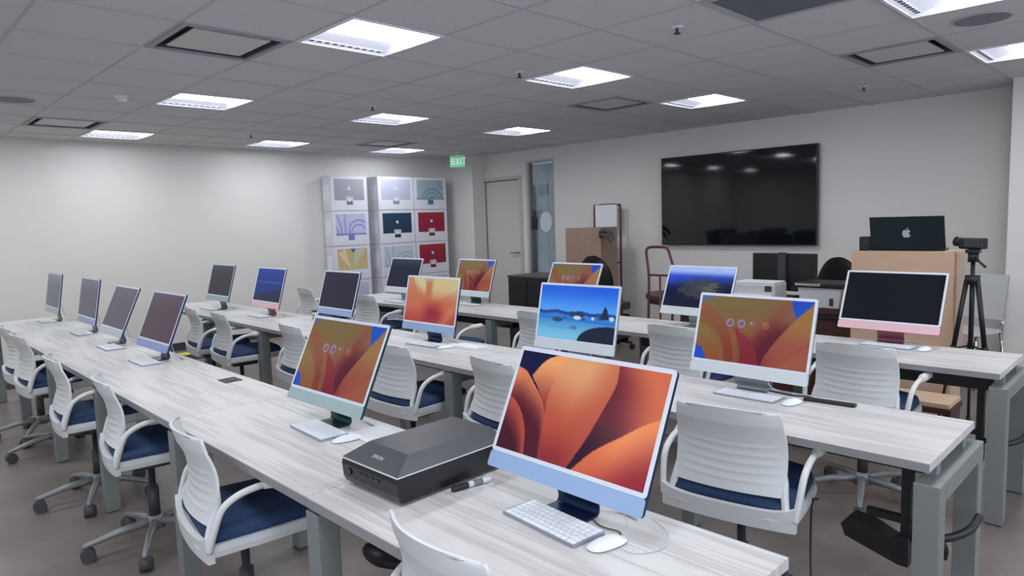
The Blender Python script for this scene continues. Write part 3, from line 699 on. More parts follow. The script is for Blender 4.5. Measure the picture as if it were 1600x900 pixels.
CH = [(-1.15, .985, -4, 'light grey chair cut by the bottom edge, in front of the big blue computer'),
      (-2.432, .92, -8, 'light grey chair nearest the camera on the left side, blue seat under the front desk'),
      (-3.57, .945, -8, 'second light grey chair from the camera along the front row'),
      (-4.45, .91, -5, 'third light grey chair from the camera along the front row'),
      (-5.675, .94, 0, 'fourth light grey chair along the front row, before the lilac computer'),
      (-6.245, .95, 0, 'light grey chair cut by the left edge of the photo'),
      (-1.171, 2.29, 8, 'large light grey chair seen from behind at the right end of the middle row'),
      (-2.42, 2.34, -8, 'light grey chair from behind, in front of the blue beach screen'),
      (-3.235, 2.28, 2, 'light grey chair from behind, right of the green computer with orange screen'),
      (-4.43, 2.29, -4, 'light grey chair half hidden by the green computer with orange screen'),
      (-5.60, 2.26, -6, 'light grey chair facing the pink computer with blue screen'),
      (-6.20, 2.26, -8, 'light grey chair half hidden by the nearest dark screened computer'),
      (-1.21, 3.70, 0, 'light grey chair from behind, facing the pink black screened computer'),
      (-2.25, 3.69, -5, 'light grey chair facing the computer showing a dark island'),
      (-3.42, 3.69, -5, 'light grey chair from behind, just left of the beach screen'),
      (-4.345, 3.45, 6, 'light grey chair behind the sunset screen, arm showing at its right'),
      (-5.69, 3.68, 0, 'light grey chair just right of the blue computer with a black screen'),
      (-6.90, 3.70, -4, 'light grey chair left of the blue computer with a black screen, before the white wall')]
c0 = make_chair()
for n, (x, y, a, lab) in enumerate(CH):
    ob = c0
    if n == 0: c0.location = (x, y, 0); c0.rotation_euler.z = math.radians(a); c0['label'] = lab; c0['group'] = 'light grey task chairs'
    else: ob = dup(c0, (x, y, 0), math.radians(a), lab, 'light grey task chairs')
    for q in ob.children:
        if q.name.startswith(('star_base', 'caster')): q.rotation_euler.z = math.radians((0, 8, 0, 0, 14, -10, 20, 5, 30, -12, 9, 22, 16, -20, 11, 3, 25, -7)[n])

# ------------------------------------------------------------------ computers
PW, PH, PT = .547, .366, .0115
def make_computer(x, y, yaw, tilt, b, chin, stand, paint, lab, lit, res, name='desktop_computer'):
    t = thing(name, lab, 'computer', (x, y, .74), math.radians(yaw), 'all-in-one desktop computers')
    ti = math.radians(tilt); z0 = b - .74
    T = Matrix.Translation((0, 0, z0)) @ Matrix.Rotation(-ti, 4, 'X')
    cm = mat('case_' + name, rgb(*chin), .35, metal=0.0); dk = mat('stand_' + name, rgb(*stand), .3, metal=.5)
    p = MB().prism(rrect(-PW / 2, PW / 2, 0, PH, .012), .0008, PT, 'y', M=T).build('case', dk, t)
    MB().prism(rrect(-PW / 2, PW / 2, .0465, PH, .0105), 0, .0007, 'y', M=T).build('bezel', mat('bezel', rgb(214, 220, 232), .3), t)
    MB().prism(rrect(-PW / 2, PW / 2, 0, .046, .008), -.0004, .0007, 'y', M=T).build('chin', cm, t)
    hw = PW / 2 - .0125; s0, s1 = .0585, PH - .0125
    picture('screen', lambda u, q: tuple(T @ Vector((-hw + 2 * hw * u, -.0006, s1 - (s1 - s0) * q))), res, int(res * .56), paint, M_screen, t)
    # stand: thin bent plate, foot on the desk
    yb = (T @ Vector((0, PT, .10))).y; zb = (T @ Vector((0, PT, .10))).z
    pa = T @ Vector((0, PT + .0035, .15)); pb_ = T @ Vector((0, PT + .006, .10))
    path = smooth_path([(0, pa.y, pa.z), (0, pb_.y + .002, pb_.z), (0, yb + .028, .055), (0, yb + .036, .022), (0, yb + .028, .0045), (0, yb + .0, .003), (0, yb - .05, .003)], 5)
    st = MB(); h = .0028; L = []
    for k, q in enumerate(path):
        d = (path[min(k + 1, len(path) - 1)] - path[max(k - 1, 0)]).normalized(); nrm = Vector((0, -d.z, d.y)); L.append((q + nrm * h, q - nrm * h))
    wv = .0725; vs = []; fs = []
    for a, c in L: vs += [(-wv, a.y, max(a.z, .0003)), (wv, a.y, max(a.z, .0003)), (wv, c.y, max(c.z, .0003)), (-wv, c.y, max(c.z, .0003))]
    for k in range(len(L) - 1):
        for e in range(4): fs.append((k * 4 + e, k * 4 + (e + 1) % 4, k * 4 + 4 + (e + 1) % 4, k * 4 + 4 + e))
    fs += [(0, 3, 2, 1), tuple(len(vs) - 4 + e for e in range(4))]
    st.add(vs, fs); st.build('stand', dk, t)
    cw = MB(); cw.tube(smooth_path([(.02, pb_.y + .008, pb_.z), (.03, yb + .05, zb - .02), (.06, yb + .07, .03), (.09, yb + .09, .006), (.16, yb + .085, .004)], 5), .003, 6); cw.build('power_cable', M_cable, t)
    return t
GREEN, GREEN_S = (158, 180, 181), (38, 74, 72)
BLUE, BLUE_S = (148, 174, 212), (36, 56, 92)
LILAC, LILAC_S = (150, 158, 196), (60, 64, 104)
SILV, SILV_S = (206, 214, 220), (150, 156, 162)
PINK, PINK_S = (226, 184, 194), (150, 92, 104)
D = [(-7.37, 1.325, 0, 9, .819, GREEN, GREEN_S, plain((112, 116, 140), (86, 88, 98)), 'pale green computer with dark screen, leftmost of the front row', 12),
     (-6.257, 1.347, 0, 10, .816, LILAC, LILAC_S, plain((96, 98, 122), (80, 80, 92)), 'lilac computer with dark screen, second from the left in the front row', 12),
     (-5.46, 1.312, 0, 24, .808, (186, 190, 202), LILAC_S, plain((92, 88, 104), (80, 76, 88)), 'silver lilac computer with tilted dark screen, third from the left in the front row', 12),
     (-4.538, 1.308, 1, 22.6, .811, (136, 154, 206), BLUE_S, plain((86, 72, 92), (74, 58, 70)), 'blue computer with dark purple screen, fourth from the left in the front row', 12),
     (-2.421, 1.295, 1.5, 25.5, .820, GREEN, GREEN_S, petals_login, 'green computer with orange login screen behind the black scanner', 120),
     (-1.172, 1.288, -1, 26, .824, BLUE, BLUE_S, petals_big, 'large blue computer showing orange petals, nearest the camera', 200),
     (-6.817, 2.60, 0, 15.6, .830, GREEN, GREEN_S, plain((64, 66, 84), (52, 50, 58)), 'mint green computer with black screen at the left end of the middle row', 12),
     (-5.895, 2.663, 0, 16, .819, PINK, PINK_S, blue_scene, 'pink computer with blue screen in the middle row', 60),
     (-4.948, 2.81, 0, 17, .808, BLUE, BLUE_S, plain((44, 42, 66), (44, 36, 56)), 'blue computer with black screen, partly hidden by the green one', 12),
     (-3.58, 2.712, 1, 12, .817, BLUE, BLUE_S, sunset, 'blue computer with a sunset coloured screen in the middle row', 90),
     (-2.373, 2.766, 2, 12.8, .816, SILV, SILV_S, beach, 'silver computer showing a blue beach with rocks', 120),
     (-1.385, 2.768, -1, 16.5, .814, SILV, SILV_S, petals_login, 'silver computer with orange login screen at the right of the middle row', 130),
     (-5.742, 4.02, -1, 19.7, .829, SILV, SILV_S, plain((52, 58, 84), (26, 32, 52)), 'silver computer with black screen in front of the carton stacks', 30),
     (-4.90, 4.24, -2, 18, .816, (200, 214, 216), GREEN_S, petals_login, 'silver green computer with orange login screen in front of the door', 70),
     (-3.605, 4.138, -2, 24.5, .829, SILV, SILV_S, petals_login, 'computer with orange login screen, peeking over the beach screen', 80),
     (-2.486, 4.188, -3, 22.5, .826, SILV, SILV_S, island, 'silver computer showing a dark island in the far row', 90),
     (-1.271, 4.27, -2, 24.3, .823, PINK, PINK_S, plain((10, 14, 22)), 'pink computer with black screen at the right end of the far row', 12)]
for d in D:
    lab, res = d[8], d[9]
    make_computer(*d[:8], lab, True, res)

# keyboards and mice
def make_keyboard(single=False):
    t = thing('keyboard', 'x', 'keyboard')
    MB().prism(rrect(-.1395, .1395, -.0575, .0575, .01), .0005, .007, 'z').build('body', M_kbody, t)
    rows = [(14, 0), (14, 0), (14, 0), (13, 0), (12, 0), (8, 1)]; kb = MB()
    for j, (n, sp) in enumerate(rows):
        y = .046 - j * .0182; ws = [1] * n
        if n == 13: ws[0] = ws[-1] = 1.5
        if n == 12: ws[0] = ws[-1] = 2.0
        if sp: ws = [1, 1, 1.2, 5.2, 1.2, 1, 1, 1.4]
        tot = sum(ws); x = -.133
        for wk in ws:
            wd = .266 * wk / tot
            m = kb if single else MB()
            m.box(x + .0012, x + wd - .0012, y - .0078, y + .0078, .007, .0095, b=.0008 if not single else 0)
            if not single: m.build('key', M_key, t)
            x += wd
    if single: kb.build('keys', M_key, t)
    return t
def make_mouse():
    t = thing('mouse', 'x', 'mouse')
    def dome(u, v):
        a = u * 2 * math.pi; r = v; ex = abs(math.cos(a)) ** .75 * math.copysign(1, math.cos(a)); ey = abs(math.sin(a)) ** .75 * math.copysign(1, math.sin(a))
        return (.0285 * r * ex, .0565 * r * ey, .004 + .017 * max(0, 1 - r ** 2.4))
    MB().sheet(dome, 24, 10).build('shell', M_key, t)
    MB().prism([(.027 * math.cos(2 * math.pi * k / 20), .054 * math.sin(2 * math.pi * k / 20)) for k in range(20)], .0003, .0045, 'z').build('underside', M_kbody, t)
    return t
kf = make_keyboard(False); kf.location = (-1.165, 1.262, .74); kf.rotation_euler.z = math.radians(-5)
kf['label'] = 'white keyboard in front of the large blue computer'; kf['group'] = 'white keyboards'
ks = make_keyboard(True); first = True
for x, y, a, lab in ((-2.39, 1.262, -3, 'white keyboard in front of the green computer with orange screen'), (-1.357, 2.745, 0, 'white keyboard in front of the right hand silver computer of the middle row'),
                  (-1.25, 4.235, -4, 'white keyboard under the pink computer with black screen'), (-3.53, 2.66, 4, 'white keyboard in front of the sunset coloured screen'), (-6.93, 2.585, 0, 'white keyboard of the mint green computer in the middle row'),
                  (-5.93, 2.63, 0, 'white keyboard below the pink computer with blue screen'), (-7.40, 1.29, 0, 'white keyboard below the leftmost computer'), (-6.24, 1.31, 0, 'white keyboard below the lilac computer, second from the left'),
                  (-5.28, 1.27, 0, 'white keyboard below the third computer from the left in the front row'), (-4.50, 1.26, 0, 'white keyboard below the blue computer with dark purple screen'),
                  (-4.87, 4.20, 0, 'keyboard in front of the silver green computer near the door'), (-5.72, 3.97, 0, 'keyboard in front of the black screened computer near the cartons')):
    if first: ks.location = (x, y, .74); ks.rotation_euler.z = math.radians(a); ks['label'] = lab; ks['group'] = 'white keyboards'; first = False
    else: dup(ks, (x, y, .74), math.radians(a), lab, 'white keyboards')
mo = make_mouse(); first = True
for x, y, a, lab in ((-.985, 1.262, -12, 'white mouse beside the keyboard nearest the camera'), (-2.20, 1.275, -10, 'white mouse beside the green computer keyboard'), (-1.165, 2.745, -8, 'white mouse in front of the right hand middle row computer'),
                  (-1.06, 4.23, -5, 'white mouse beside the pink computer keyboard'), (-3.335, 2.665, -20, 'white mouse in front of the sunset coloured screen')):
    if first: mo.location = (x, y, .74); mo.rotation_euler.z = math.radians(a); mo['label'] = lab; mo['group'] = 'white mice'; first = False
    else: dup(mo, (x, y, .74), math.radians(a), lab, 'white mice')

# ------------------------------------------------------------------ scanner and things on the desks
sc = thing('flatbed_scanner', 'black flatbed scanner on the nearest desk', 'scanner', (-1.69, 1.255, .74), math.radians(1))
W2, L2 = .142, .215
bdy = MB(); bdy.prism([(-L2 + .012, .012), (L2, .012), (L2, .085), (-L2 + .004, .085), (-L2, .07), (-L2 + .004, .03)], -W2, W2, 'x')
bd = bdy.build('body', mat('scanner_black', rgb(26, 27, 32), .28), sc)
MB().box(-W2 - .001, W2 + .001, -L2 + .0, L2 + .002, .0852, .0892, b=.001).build('silver_seam', mat('silver_trim', rgb(205, 208, 214), .4), sc)
lid = MB(); a = [(-W2, -L2 + .002, .089), (W2, -L2 + .002, .089), (W2, L2, .089), (-W2, L2, .089)]; c = [(-W2 + .045, -L2 + .075, .128), (W2 - .045, -L2 + .075, .128), (W2 - .045, L2 - .02, .128), (-W2 + .045, L2 - .02, .128)]
lid.add(a + c, [(0, 3, 2, 1), (4, 5, 6, 7), (0, 1, 5, 4), (1, 2, 6, 5), (2, 3, 7, 6), (3, 0, 4, 7)]); ld = lid.build('lid', mat('scanner_lid', rgb(58, 60, 66), .4), sc)
fontM = mat('logo_silver', rgb(190, 194, 200), .4)
def text(name, body, size, M, m, parent, ext=.0004):
    cu = bpy.data.curves.new(name, 'FONT'); cu.body = body; cu.size = size; cu.extrude = ext; cu.align_x = 'CENTER'; cu.align_y = 'CENTER'
    o = bpy.data.objects.new(name, cu); COL.objects.link(o); dg = bpy.context.evaluated_depsgraph_get(); me = bpy.data.meshes.new_from_object(o.evaluated_get(dg))
    bpy.data.objects.remove(o); me.transform(M); me.materials.clear(); me.materials.append(m); q = bpy.data.objects.new(name, me); COL.objects.link(q); q.parent = parent; return q
sl = math.atan2(.039, .073)
text('logo', 'EPSON', .017, Matrix.Translation((0.0, -L2 + .036, .1075)) @ Matrix.Rotation(sl, 4, 'X'), fontM, ld)
MB().tube([(-.105, -L2 + .001, .05), (-.105, -L2 - .004, .05)], .011, 14).build('power_button', M_dark, sc)
bt = MB()
for k in range(4): bt.box(-.055 + k * .03, -.037 + k * .03, -L2 - .0025, -L2 + .002, .055, .061)
bt.build('buttons', M_dark, sc)
for sx in (-1, 1):
    for yy in (-.17, .18): MB().tube([(sx * .11, yy, 0), (sx * .11, yy, .013)], .012, 10).build('foot', M_black, sc)

mk = thing('marker_pen', 'black capped marker pen lying beside the scanner', 'marker', (-1.512, 1.272, .7405), math.radians(80))
MB().tube([(.0, 0, .0095), (.075, 0, .0095), (.08, 0, .0095)], [.0092, .0092, .007], 12).build('barrel', mat('marker_barrel', rgb(205, 206, 210), .4), mk)
MB().tube([(-.055, 0, .0095), (-.052, 0, .0095), (-.003, 0, .0095), (.0, 0, .0095)], [.006, .0085, .0095, .0095], 12).build('cap', M_black, mk)
MB().tube([(.018, 0, .0095), (.05, 0, .0095)], .00935, 12).build('print_band', mat('marker_print', rgb(110, 112, 122), .5), mk)

# papers and boxes behind the green computer
pp = MB().box(-.10, .10, -.075, .075, .0003, .003).build('paper_sheet', M_paper); pp.location = (-2.165, 1.385, .74); pp.rotation_euler.z = math.radians(-4)
tag(pp, 'white paper sheets on the desk right of the green computer', 'paper')
pw = thing('power_adapter', 'black power adapter with cable behind the scanner', 'power adapter', (-1.955, 1.425, .74), math.radians(14))
MB().box(-.06, .06, -.03, .03, .0003, .032, b=.006).build('brick', M_black, pw)
MB().tube(smooth_path([(-.06, 0, .016), (-.12, -.02, .005), (-.17, -.06, .005), (-.13, -.1, .005), (-.06, -.09, .005)], 6), .0035, 6).build('cable', M_black, pw)
MB().box(-.03, .04, .035, .05, .0003, .02, b=.003).build('plug', M_dark, pw)
def loose_cable(pts, lab, m=M_cable, r=.0016, name='loose_cable', grp=None):
    o = MB().tube(smooth_path(pts, 8), r, 6).build(name, m); return tag(o, lab, 'cable', grp)
loose_cable([(-1.03, 1.37, .80), (-.97, 1.33, .765), (-.96, 1.28, .743), (-.91, 1.27, .7425), (-.875, 1.33, .7425), (-.90, 1.40, .745), (-.96, 1.42, .76)], 'thin white cable looping right of the large blue computer')
loose_cable([(-1.12, 1.365, .7425), (-1.06, 1.33, .7425), (-1.0, 1.335, .7425), (-.99, 1.30, .7425), (-1.02, 1.28, .7425)], 'thin dark cable end behind the nearest keyboard', M_dark)
loose_cable([(-1.33, 2.88, .7435), (-1.22, 2.86, .7435), (-1.15, 2.88, .7435), (-1.08, 2.84, .7435), (-1.02, 2.87, .7435)], 'black cables behind the right hand middle row computer', M_black, .003)
st = tag(MB().box(-.10, .10, -.018, .018, .0003, .012, b=.003).build('slim_bar', M_black), 'slim black bar lying on the right middle desk', 'bar'); st.location = (-1.05, 2.84, .74); st.rotation_euler.z = math.radians(4)
pr = tag(MB().box(-.13, .13, -.05, .05, .0003, .018, b=.003).build('paper_stack', M_paper), 'white papers and box right of the sunset screen', 'paper'); pr.location = (-3.23, 2.76, .74)
mg = thing('drinking_cup', 'small silver cup on the middle row desk near the pink computer', 'cup', (-5.28, 2.83, .74)); MB().tube([(0, 0, .0005), (0, 0, .075)], [.028, .034], 16).build('body', M_chrome, mg)
MB().tube([(0, 0, .0755), (0, 0, .08)], [.035, .033], 16).build('lid', M_dark, mg)

# under desk holder with black post
def cpu_holder(x, y, lab, dz=.20):
    t = thing('computer_holder', lab, 'holder', (x, y, dz), 0, 'black under-desk holders')
    MB().box(-.03, .0, -.02, .02, .22, .712 - dz).box(-.05, .02, -.03, .03, .700 - dz, .711 - dz).build('post', M_black, t)
    MB().prism([(-.20, .19), (-.03, .14), (.0, .14), (.0, .24), (-.03, .24), (-.05, .22), (-.13, .255), (-.19, .26), (-.215, .23)], -.04, .04, 'y').build('cradle', M_black, t)
    MB().box(-.14, 0, -.012, .012, .275, .30).build('clamp_arm', M_black, t)
    MB().tube(smooth_path([(0, 0, .25), (.08, .05, .235), (.13, .16, .24), (.13, .3, .24)], 5), .014, 8).tube(smooth_path([(.05, .1, .22), (.07, .12, .17), (.065, .13, .13)], 5), .011, 8).build('strap', M_black, t)
    return t
cpu_holder(-.64, 2.47, 'black under desk holder at the right end of the middle row'); cpu_holder(-.72, 3.95, 'black under desk holder at the right end of the far row', .12)

# cables under the front desk and below others
bag = thing('cable_bundle', 'black cables and adapters hanging under the front desk by the leg', 'cable bundle', (-1.62, 1.05, 0))
MB().tube(smooth_path([(-.1, .1, .48), (-.13, .05, .50), (-.10, .0, .56), (-.02, -.02, .585), (.0, .05, .55)], 8), .022, 8).build('coiled_cable', M_black, bag)
MB().box(.02, .13, .12, .2, .53, .58, b=.008).build('adapter', M_black, bag)
MB().tube(smooth_path([(.1, .15, .56), (.03, .12, .55), (-.02, .1, .60), (-.02, .1, .68)], 8), .008, 8).build('thick_lead', M_black, bag)
MB().tube(smooth_path([(-.08, .05, .58), (-.16, .03, .62), (-.15, .03, .68), (-.08, .04, .69), (-.04, .05, .64), (-.08, .05, .58)], 8), .0016, 6).tube(smooth_path([(-.09, .05, .56), (-.075, .05, .64), (-.07, .05, .70)], 5), .0016, 6).build('thin_lead', M_dark, bag)
MB().box(-.16, .16, .12, .26, .50, .512).box(-.16, -.15, .12, .26, .512, .70).box(.15, .16, .12, .26, .512, .70).build('sling', M_dark, bag)
loose_cable([(-.93, 2.42, .50), (-.96, 2.44, .45), (-.9, 2.3, .2), (-.82, 2.22, .03), (-.75, 2.2, .006), (-.6, 2.3, .006)], 'thin black cable hanging from the large chair to the floor', M_black, .004)
def bent(x, y, z, lab, s=1.0):
    loose_cable([(x, y, z), (x + .03 * s, y, z - .12), (x + .12 * s, y - .02, z - .2), (x + .15 * s, y - .02, z - .1), (x + .16 * s, y, z)], lab, M_black, .004)
bent(-2.7, 1.3, .6, 'black cable drooping under the front desk beside the nearest chair')
bent(-5.0, 2.7, .6, 'black cable drooping under the middle row beside the grey leg')
ab = thing('desk_adapter', 'black adapters lying in the tray behind the nearest side chair', 'power adapter', (-2.62, 1.35, .565)); MB().box(-.05, .05, -.025, .03, .001, .05, b=.006).build('brick', M_black, ab); MB().box(.06, .1, -.02, .02, .004, .045, b=.004).build('plug', M_black, ab)

# cable ramp at the left wall
rp = thing('cable_ramp', 'yellow and black cable ramp on the floor along the left wall', 'cable ramp', (-8.55, 0, 0))
MB().prism([(-.22, 0.001), (.22, 0.001), (.1, .045), (-.1, .045)], .3, 3.5, 'y').build('ramp', M_black, rp)
ry = MB()
for k in range(4): ry.box(-.1, .1, .35 + k * .8, 1.05 + k * .8, .0455, .052)
ry.build('lid', M_yellow, rp)

# ------------------------------------------------------------------ carton stacks
GRPC = 'white computer cartons stacked at the left wall'
def carton_box(y0, wd, z0, h, xf, paint, lab):
    t = thing('computer_carton', lab, 'carton', (0, y0 + wd / 2, z0), 0, GRPC)
    MB().box(XL + .02, xf, -wd / 2 + .003, wd / 2 - .003, .001, h - .002, b=.006).build('body', M_boxw, t)
    picture('front_print', lambda u, q: (xf + .0012, -wd / 2 + .008 + u * (wd - .016), h - .012 - q * (h - .022)), 64, 52, paint, M_print, t)
    MB().box(xf - .20, xf - .05, -wd / 2 - .0005, -wd / 2 + .0035, h * .3, h * .75).build('side_label', M_paper, t)
P_silver = carton((150, 148, 160), 'back'); P_lsil = carton((172, 176, 196), 'back'); P_navy = carton((24, 52, 78), 'back'); P_red = carton((140, 24, 48), 'back')
P_teal = carton((160, 180, 190), 'arcs', (92, 140, 160)); P_lil = carton((196, 196, 228), 'waves', (126, 124, 200)); P_gold = carton((0, 0, 0), 'gold'); P_blue = carton((196, 208, 220), 'waves', (150, 170, 196))
stacks = [(5.11, .62, -8.88, [(P_gold, 'carton with a golden picture in the leftmost stack, third from top'), (P_lil, 'carton with lilac line picture, second in the leftmost stack'), (P_silver, 'carton with grey computer picture topping the leftmost stack')], 0),
          (5.86, .665, -8.80, [(P_blue, 'carton with pale blue picture below the navy one'), (P_navy, 'carton with navy computer picture in the middle stack'), (P_lsil, 'carton with silver computer picture topping the middle stack')], 0),
          (6.53, .66, -8.80, [(P_red, 'lower carton with red computer picture in the right stack'), (P_red, 'upper carton with red computer picture in the right stack'), (P_teal, 'carton with teal arcs picture topping the right stack')], 0)]
for y0, wd, xf, L, _ in stacks:
    zb = .0; hs = .5125; ztop = 2.245; z3 = ztop - 3 * hs
    carton_box(y0, wd, .0, z3 - hs, xf, carton((226, 226, 236), 'back') if 0 else P_lsil, 'plain low carton at the bottom of the stack starting %s' % {5.11: 'leftmost', 5.86: 'in the middle', 6.53: 'rightmost'}[y0])
    carton_box(y0, wd, z3 - hs, hs, xf, P_lsil, 'carton hidden behind the far row computers, bottom of the %s stack' % {5.11: 'leftmost', 5.86: 'middle', 6.53: 'right'}[y0])
    for k, (pt, lab) in enumerate(L): carton_box(y0, wd, z3 + k * hs, hs, xf, pt, lab)

# ------------------------------------------------------------------ back of the room
# black cabinet
kb = thing('black_cabinet', 'low black cabinet in front of the glass sidelight', 'cabinet', (-5.66, 5.5, 0), 0)
cb = MB().box(0, .62, 0, .5, .03, .862, b=.004).build('body', M_black, kb); MB().box(-.01, .63, -.01, .51, .863, .888, b=.003).build('top', mat('cabinet_top', rgb(60, 54, 54), .4), kb)
MB().box(.01, .305, -.012, -.001, .05, .85).build('door', M_black, kb); MB().box(.315, .61, -.012, -.001, .05, .85).build('door', M_black, kb); MB().box(.05, .57, .05, .45, 0, .03).build('plinth', M_dark, kb)

cbx = thing('cardboard_box', 'tall brown cardboard box left of the television, red truck behind it', 'box', (-6.07, 7.0, 0))
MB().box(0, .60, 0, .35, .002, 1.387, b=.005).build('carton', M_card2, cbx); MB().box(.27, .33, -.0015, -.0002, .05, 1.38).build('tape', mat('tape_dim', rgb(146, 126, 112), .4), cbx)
def red_truck(x, y, rz, lab, w=.42, h=1.69, sheet=True):
    t = thing('hand_truck', lab, 'hand truck', (x, y, 0), rz, 'red hand trucks')
    MB().tube(smooth_path([(0, 0, .06), (0, 0, h * .5), (0, 0, h - .08), (.04, 0, h - .01), (w / 2, 0, h), (w - .04, 0, h - .01), (w, 0, h - .08), (w, 0, h * .5), (w, 0, .06)], 5), .014, 8).build('frame', M_red, t)
    MB().tube([(0, 0, .35), (w, 0, .35)], .011, 8).tube([(0, 0, .9), (w, 0, .9)], .011, 8).build('crossbar', M_red, t)
    MB().box(-.02, w + .02, -.17, .0, .012, .02).build('toe_plate', M_red, t)
    for s in (-.04, w + .04): MB().tube([(s - .02, .03, .1), (s + .02, .03, .1)], .1, 18).build('wheel', M_black, t)
    return t
red_truck(-6.00, 7.55, 0, 'red hand truck standing behind the tall cardboard box', w=.44)
ps = tag(MB().box(0, .37, 0, .004, 0, .30).build('paper_notice', M_paper), 'white notice held in the red hand truck frame above the box', 'notice'); ps.location = (-5.965, 7.52, 1.39)
gl = thing('work_gloves', 'dark gloves hanging off the right edge of the tall cardboard box', 'gloves', (-5.44, 6.98, 1.18))
for dz, dx in ((0, .0), (.05, .05)):
    MB().tube(smooth_path([(-.02, 0, .1 + dz), (.05 + dx, -.02, .12 + dz), (.12 + dx, -.02, .08 + dz), (.16 + dx, -.02, .02 + dz)], 4), [.03] * 5 + [.025] * 4 + [.016] * 4, 8).build('glove', M_dark, gl)

def office_chair(x, y, rz, lab, zt=1.07):
    t = thing('office_chair', lab, 'chair', (x, y, 0), rz, 'black office chairs')
    MB().sheet(lambda u, v: ((u - .5) * (.42 - .16 * max(0, v - .55) ** 2 * 4), .0 - .05 * v + .16 * (u - .5) ** 2, .58 + v * (zt - .58) - .35 * (u - .5) ** 2 * v), 14, 14).sheet(lambda u, v: ((u - .5) * (.42 - .16 * max(0, v - .55) ** 2 * 4), .05 - .05 * v + .16 * (u - .5) ** 2, .58 + v * (zt - .58) - .35 * (u - .5) ** 2 * v), 14, 14).box(-.05, .05, .0, .05, .48, .62).build('backrest', M_black, t)
    MB().prism(rrect(-.24, .24, .05, .5, .08), .46, .53, 'z').build('seat', M_black, t)
    MB().tube([(0, .28, .1), (0, .28, .46)], .026, 12).build('gas_column', M_dark, t); b = MB()
    for k in range(5):
        a = math.radians(72 * k + 18); b.tube([(0, .28, .11), (.3 * math.cos(a), .28 + .3 * math.sin(a), .07)], [.022, .014], 8).tube([(.3 * math.cos(a) - .02, .28 + .3 * math.sin(a), .03), (.3 * math.cos(a) + .02, .28 + .3 * math.sin(a), .03)], .03, 12)
    b.build('star_base', M_black, t)
    return t
office_chair(-4.80, 6.0, math.radians(10), 'black office chair in front of the tall cardboard box', 1.10)
office_chair(-2.37, 6.58, math.radians(-6), 'black office chair behind the white printer with the raised lid', 1.09)

# walnut desk with rounded end
wd = thing('walnut_desk', 'dark walnut desk with a rounded end under the television', 'desk', (-4.02, 5.6, 0))
pl = [(2.12, 0), (2.12, .75), (.45, .75)] + [(.45 - .45 * math.sin(math.radians(a)), .375 + .375 * math.cos(math.radians(a))) for a in range(10, 180, 10)] + [(.45, 0)]
MB().prism(pl, .695, .74, 'z').build('top', M_brown, wd); MB().prism([(x * .985 + .015, y * .96 + .015) for x, y in pl], .655, .694, 'z').build('edge', mat('walnut_edge', rgb(46, 28, 28), .5), wd)
MB().box(.50, .95, .12, .65, .002, .654).build('pedestal', M_brown, wd); MB().box(1.45, 2.10, .04, .70, .002, .654, b=.003).build('pedestal', M_brown, wd); MB().box(.95, 1.45, .5, .53, .2, .654).build('modesty_panel', M_brown, wd)

red = thing('platform_hand_truck', 'dark red hand truck with curved handle in front of the walnut desk', 'hand truck', (-3.58, 5.22, 0), math.radians(8))
MB().tube(smooth_path([(0.06, -.10, .1), (.055, -.04, .7), (.04, 0, .98), (.0, .04, 1.17), (.0, .045, 1.215), (.03, .05, 1.24), (.17, .05, 1.24), (.21, .045, 1.215), (.26, .02, 1.1), (.30, 0, .98), (.29, -.04, .7), (.28, -.10, .1)], 5), .0125, 8).build('frame', M_red, red)
MB().tube([(.04, 0, .99), (.30, 0, .99)], .010, 8).tube([(.15, 0, .99), (.19, -.08, .1)], .010, 8).tube([(.06, -.08, .3), (.28, -.08, .3)], .010, 8).build('crossbar', M_red, red)
MB().box(.02, .34, -.28, -.09, .02, .03).build('toe_plate', M_red, red)
for s in (.02, .34): MB().tube([(s - .02, -.03, .1), (s + .02, -.03, .1)], .1, 18).build('wheel', M_black, red)

# printers, monitor on the walnut desk
p1 = thing('white_printer', 'low white printer on the walnut desk behind the island screen', 'printer', (-2.76, 5.80, .74), math.radians(2))
MB().box(-.20, .19, -.13, .13, .002, .165, b=.015).build('body', mat('printer_white', rgb(206, 206, 210), .45), p1); MB().box(-.17, .17, -.17, -.12, .05, .075, b=.005).build('output_tray', M_white, p1)
MB().box(-.19, .18, -.12, .12, .166, .178, b=.004).build('lid', M_white, p1); MB().box(.10, .16, -.132, -.129, .10, .15).build('control_panel', M_dark, p1)
p2 = thing('all_in_one_printer', 'white printer with black scanner lid on the walnut desk', 'printer', (-2.17, 5.62, .74), math.radians(-2))
MB().prism([(-.15, .002), (.15, .002), (.17, .16), (-.18, .16)], .0, .30, 'y').build('body', mat('printer_body', rgb(200, 200, 204), .45), p2)
MB().box(-.21, .20, -.02, .31, .161, .20, b=.008).build('scanner_lid', M_black, p2); MB().box(-.19, .02, -.035, -.02, .175, .198, b=.003).build('control_panel', M_chrome, p2); MB().box(.08, .11, -.004, .0, .02, .08).build('port_cover', M_dark, p2)
mn = thing('black_monitor', 'black monitor seen from behind on the walnut desk', 'monitor', (-2.70, 6.14, .74), math.radians(-2))
MB().box(-.30, .30, 0, .045, .06, .405, b=.01).build('case', M_black, mn); MB().box(-.035, .035, -.04, 0, .02, .415, b=.006).build('stand', M_dark, mn); MB().box(-.12, .12, -.14, .08, .001, .02, b=.006).build('foot', M_black, mn)
text('lettering', 'DELL', .04, Matrix.Translation((.12, -.0008, .09)) @ Matrix.Rotation(math.pi / 2, 4, 'X'), mat('dim_logo', rgb(88, 90, 98), .5), mn)

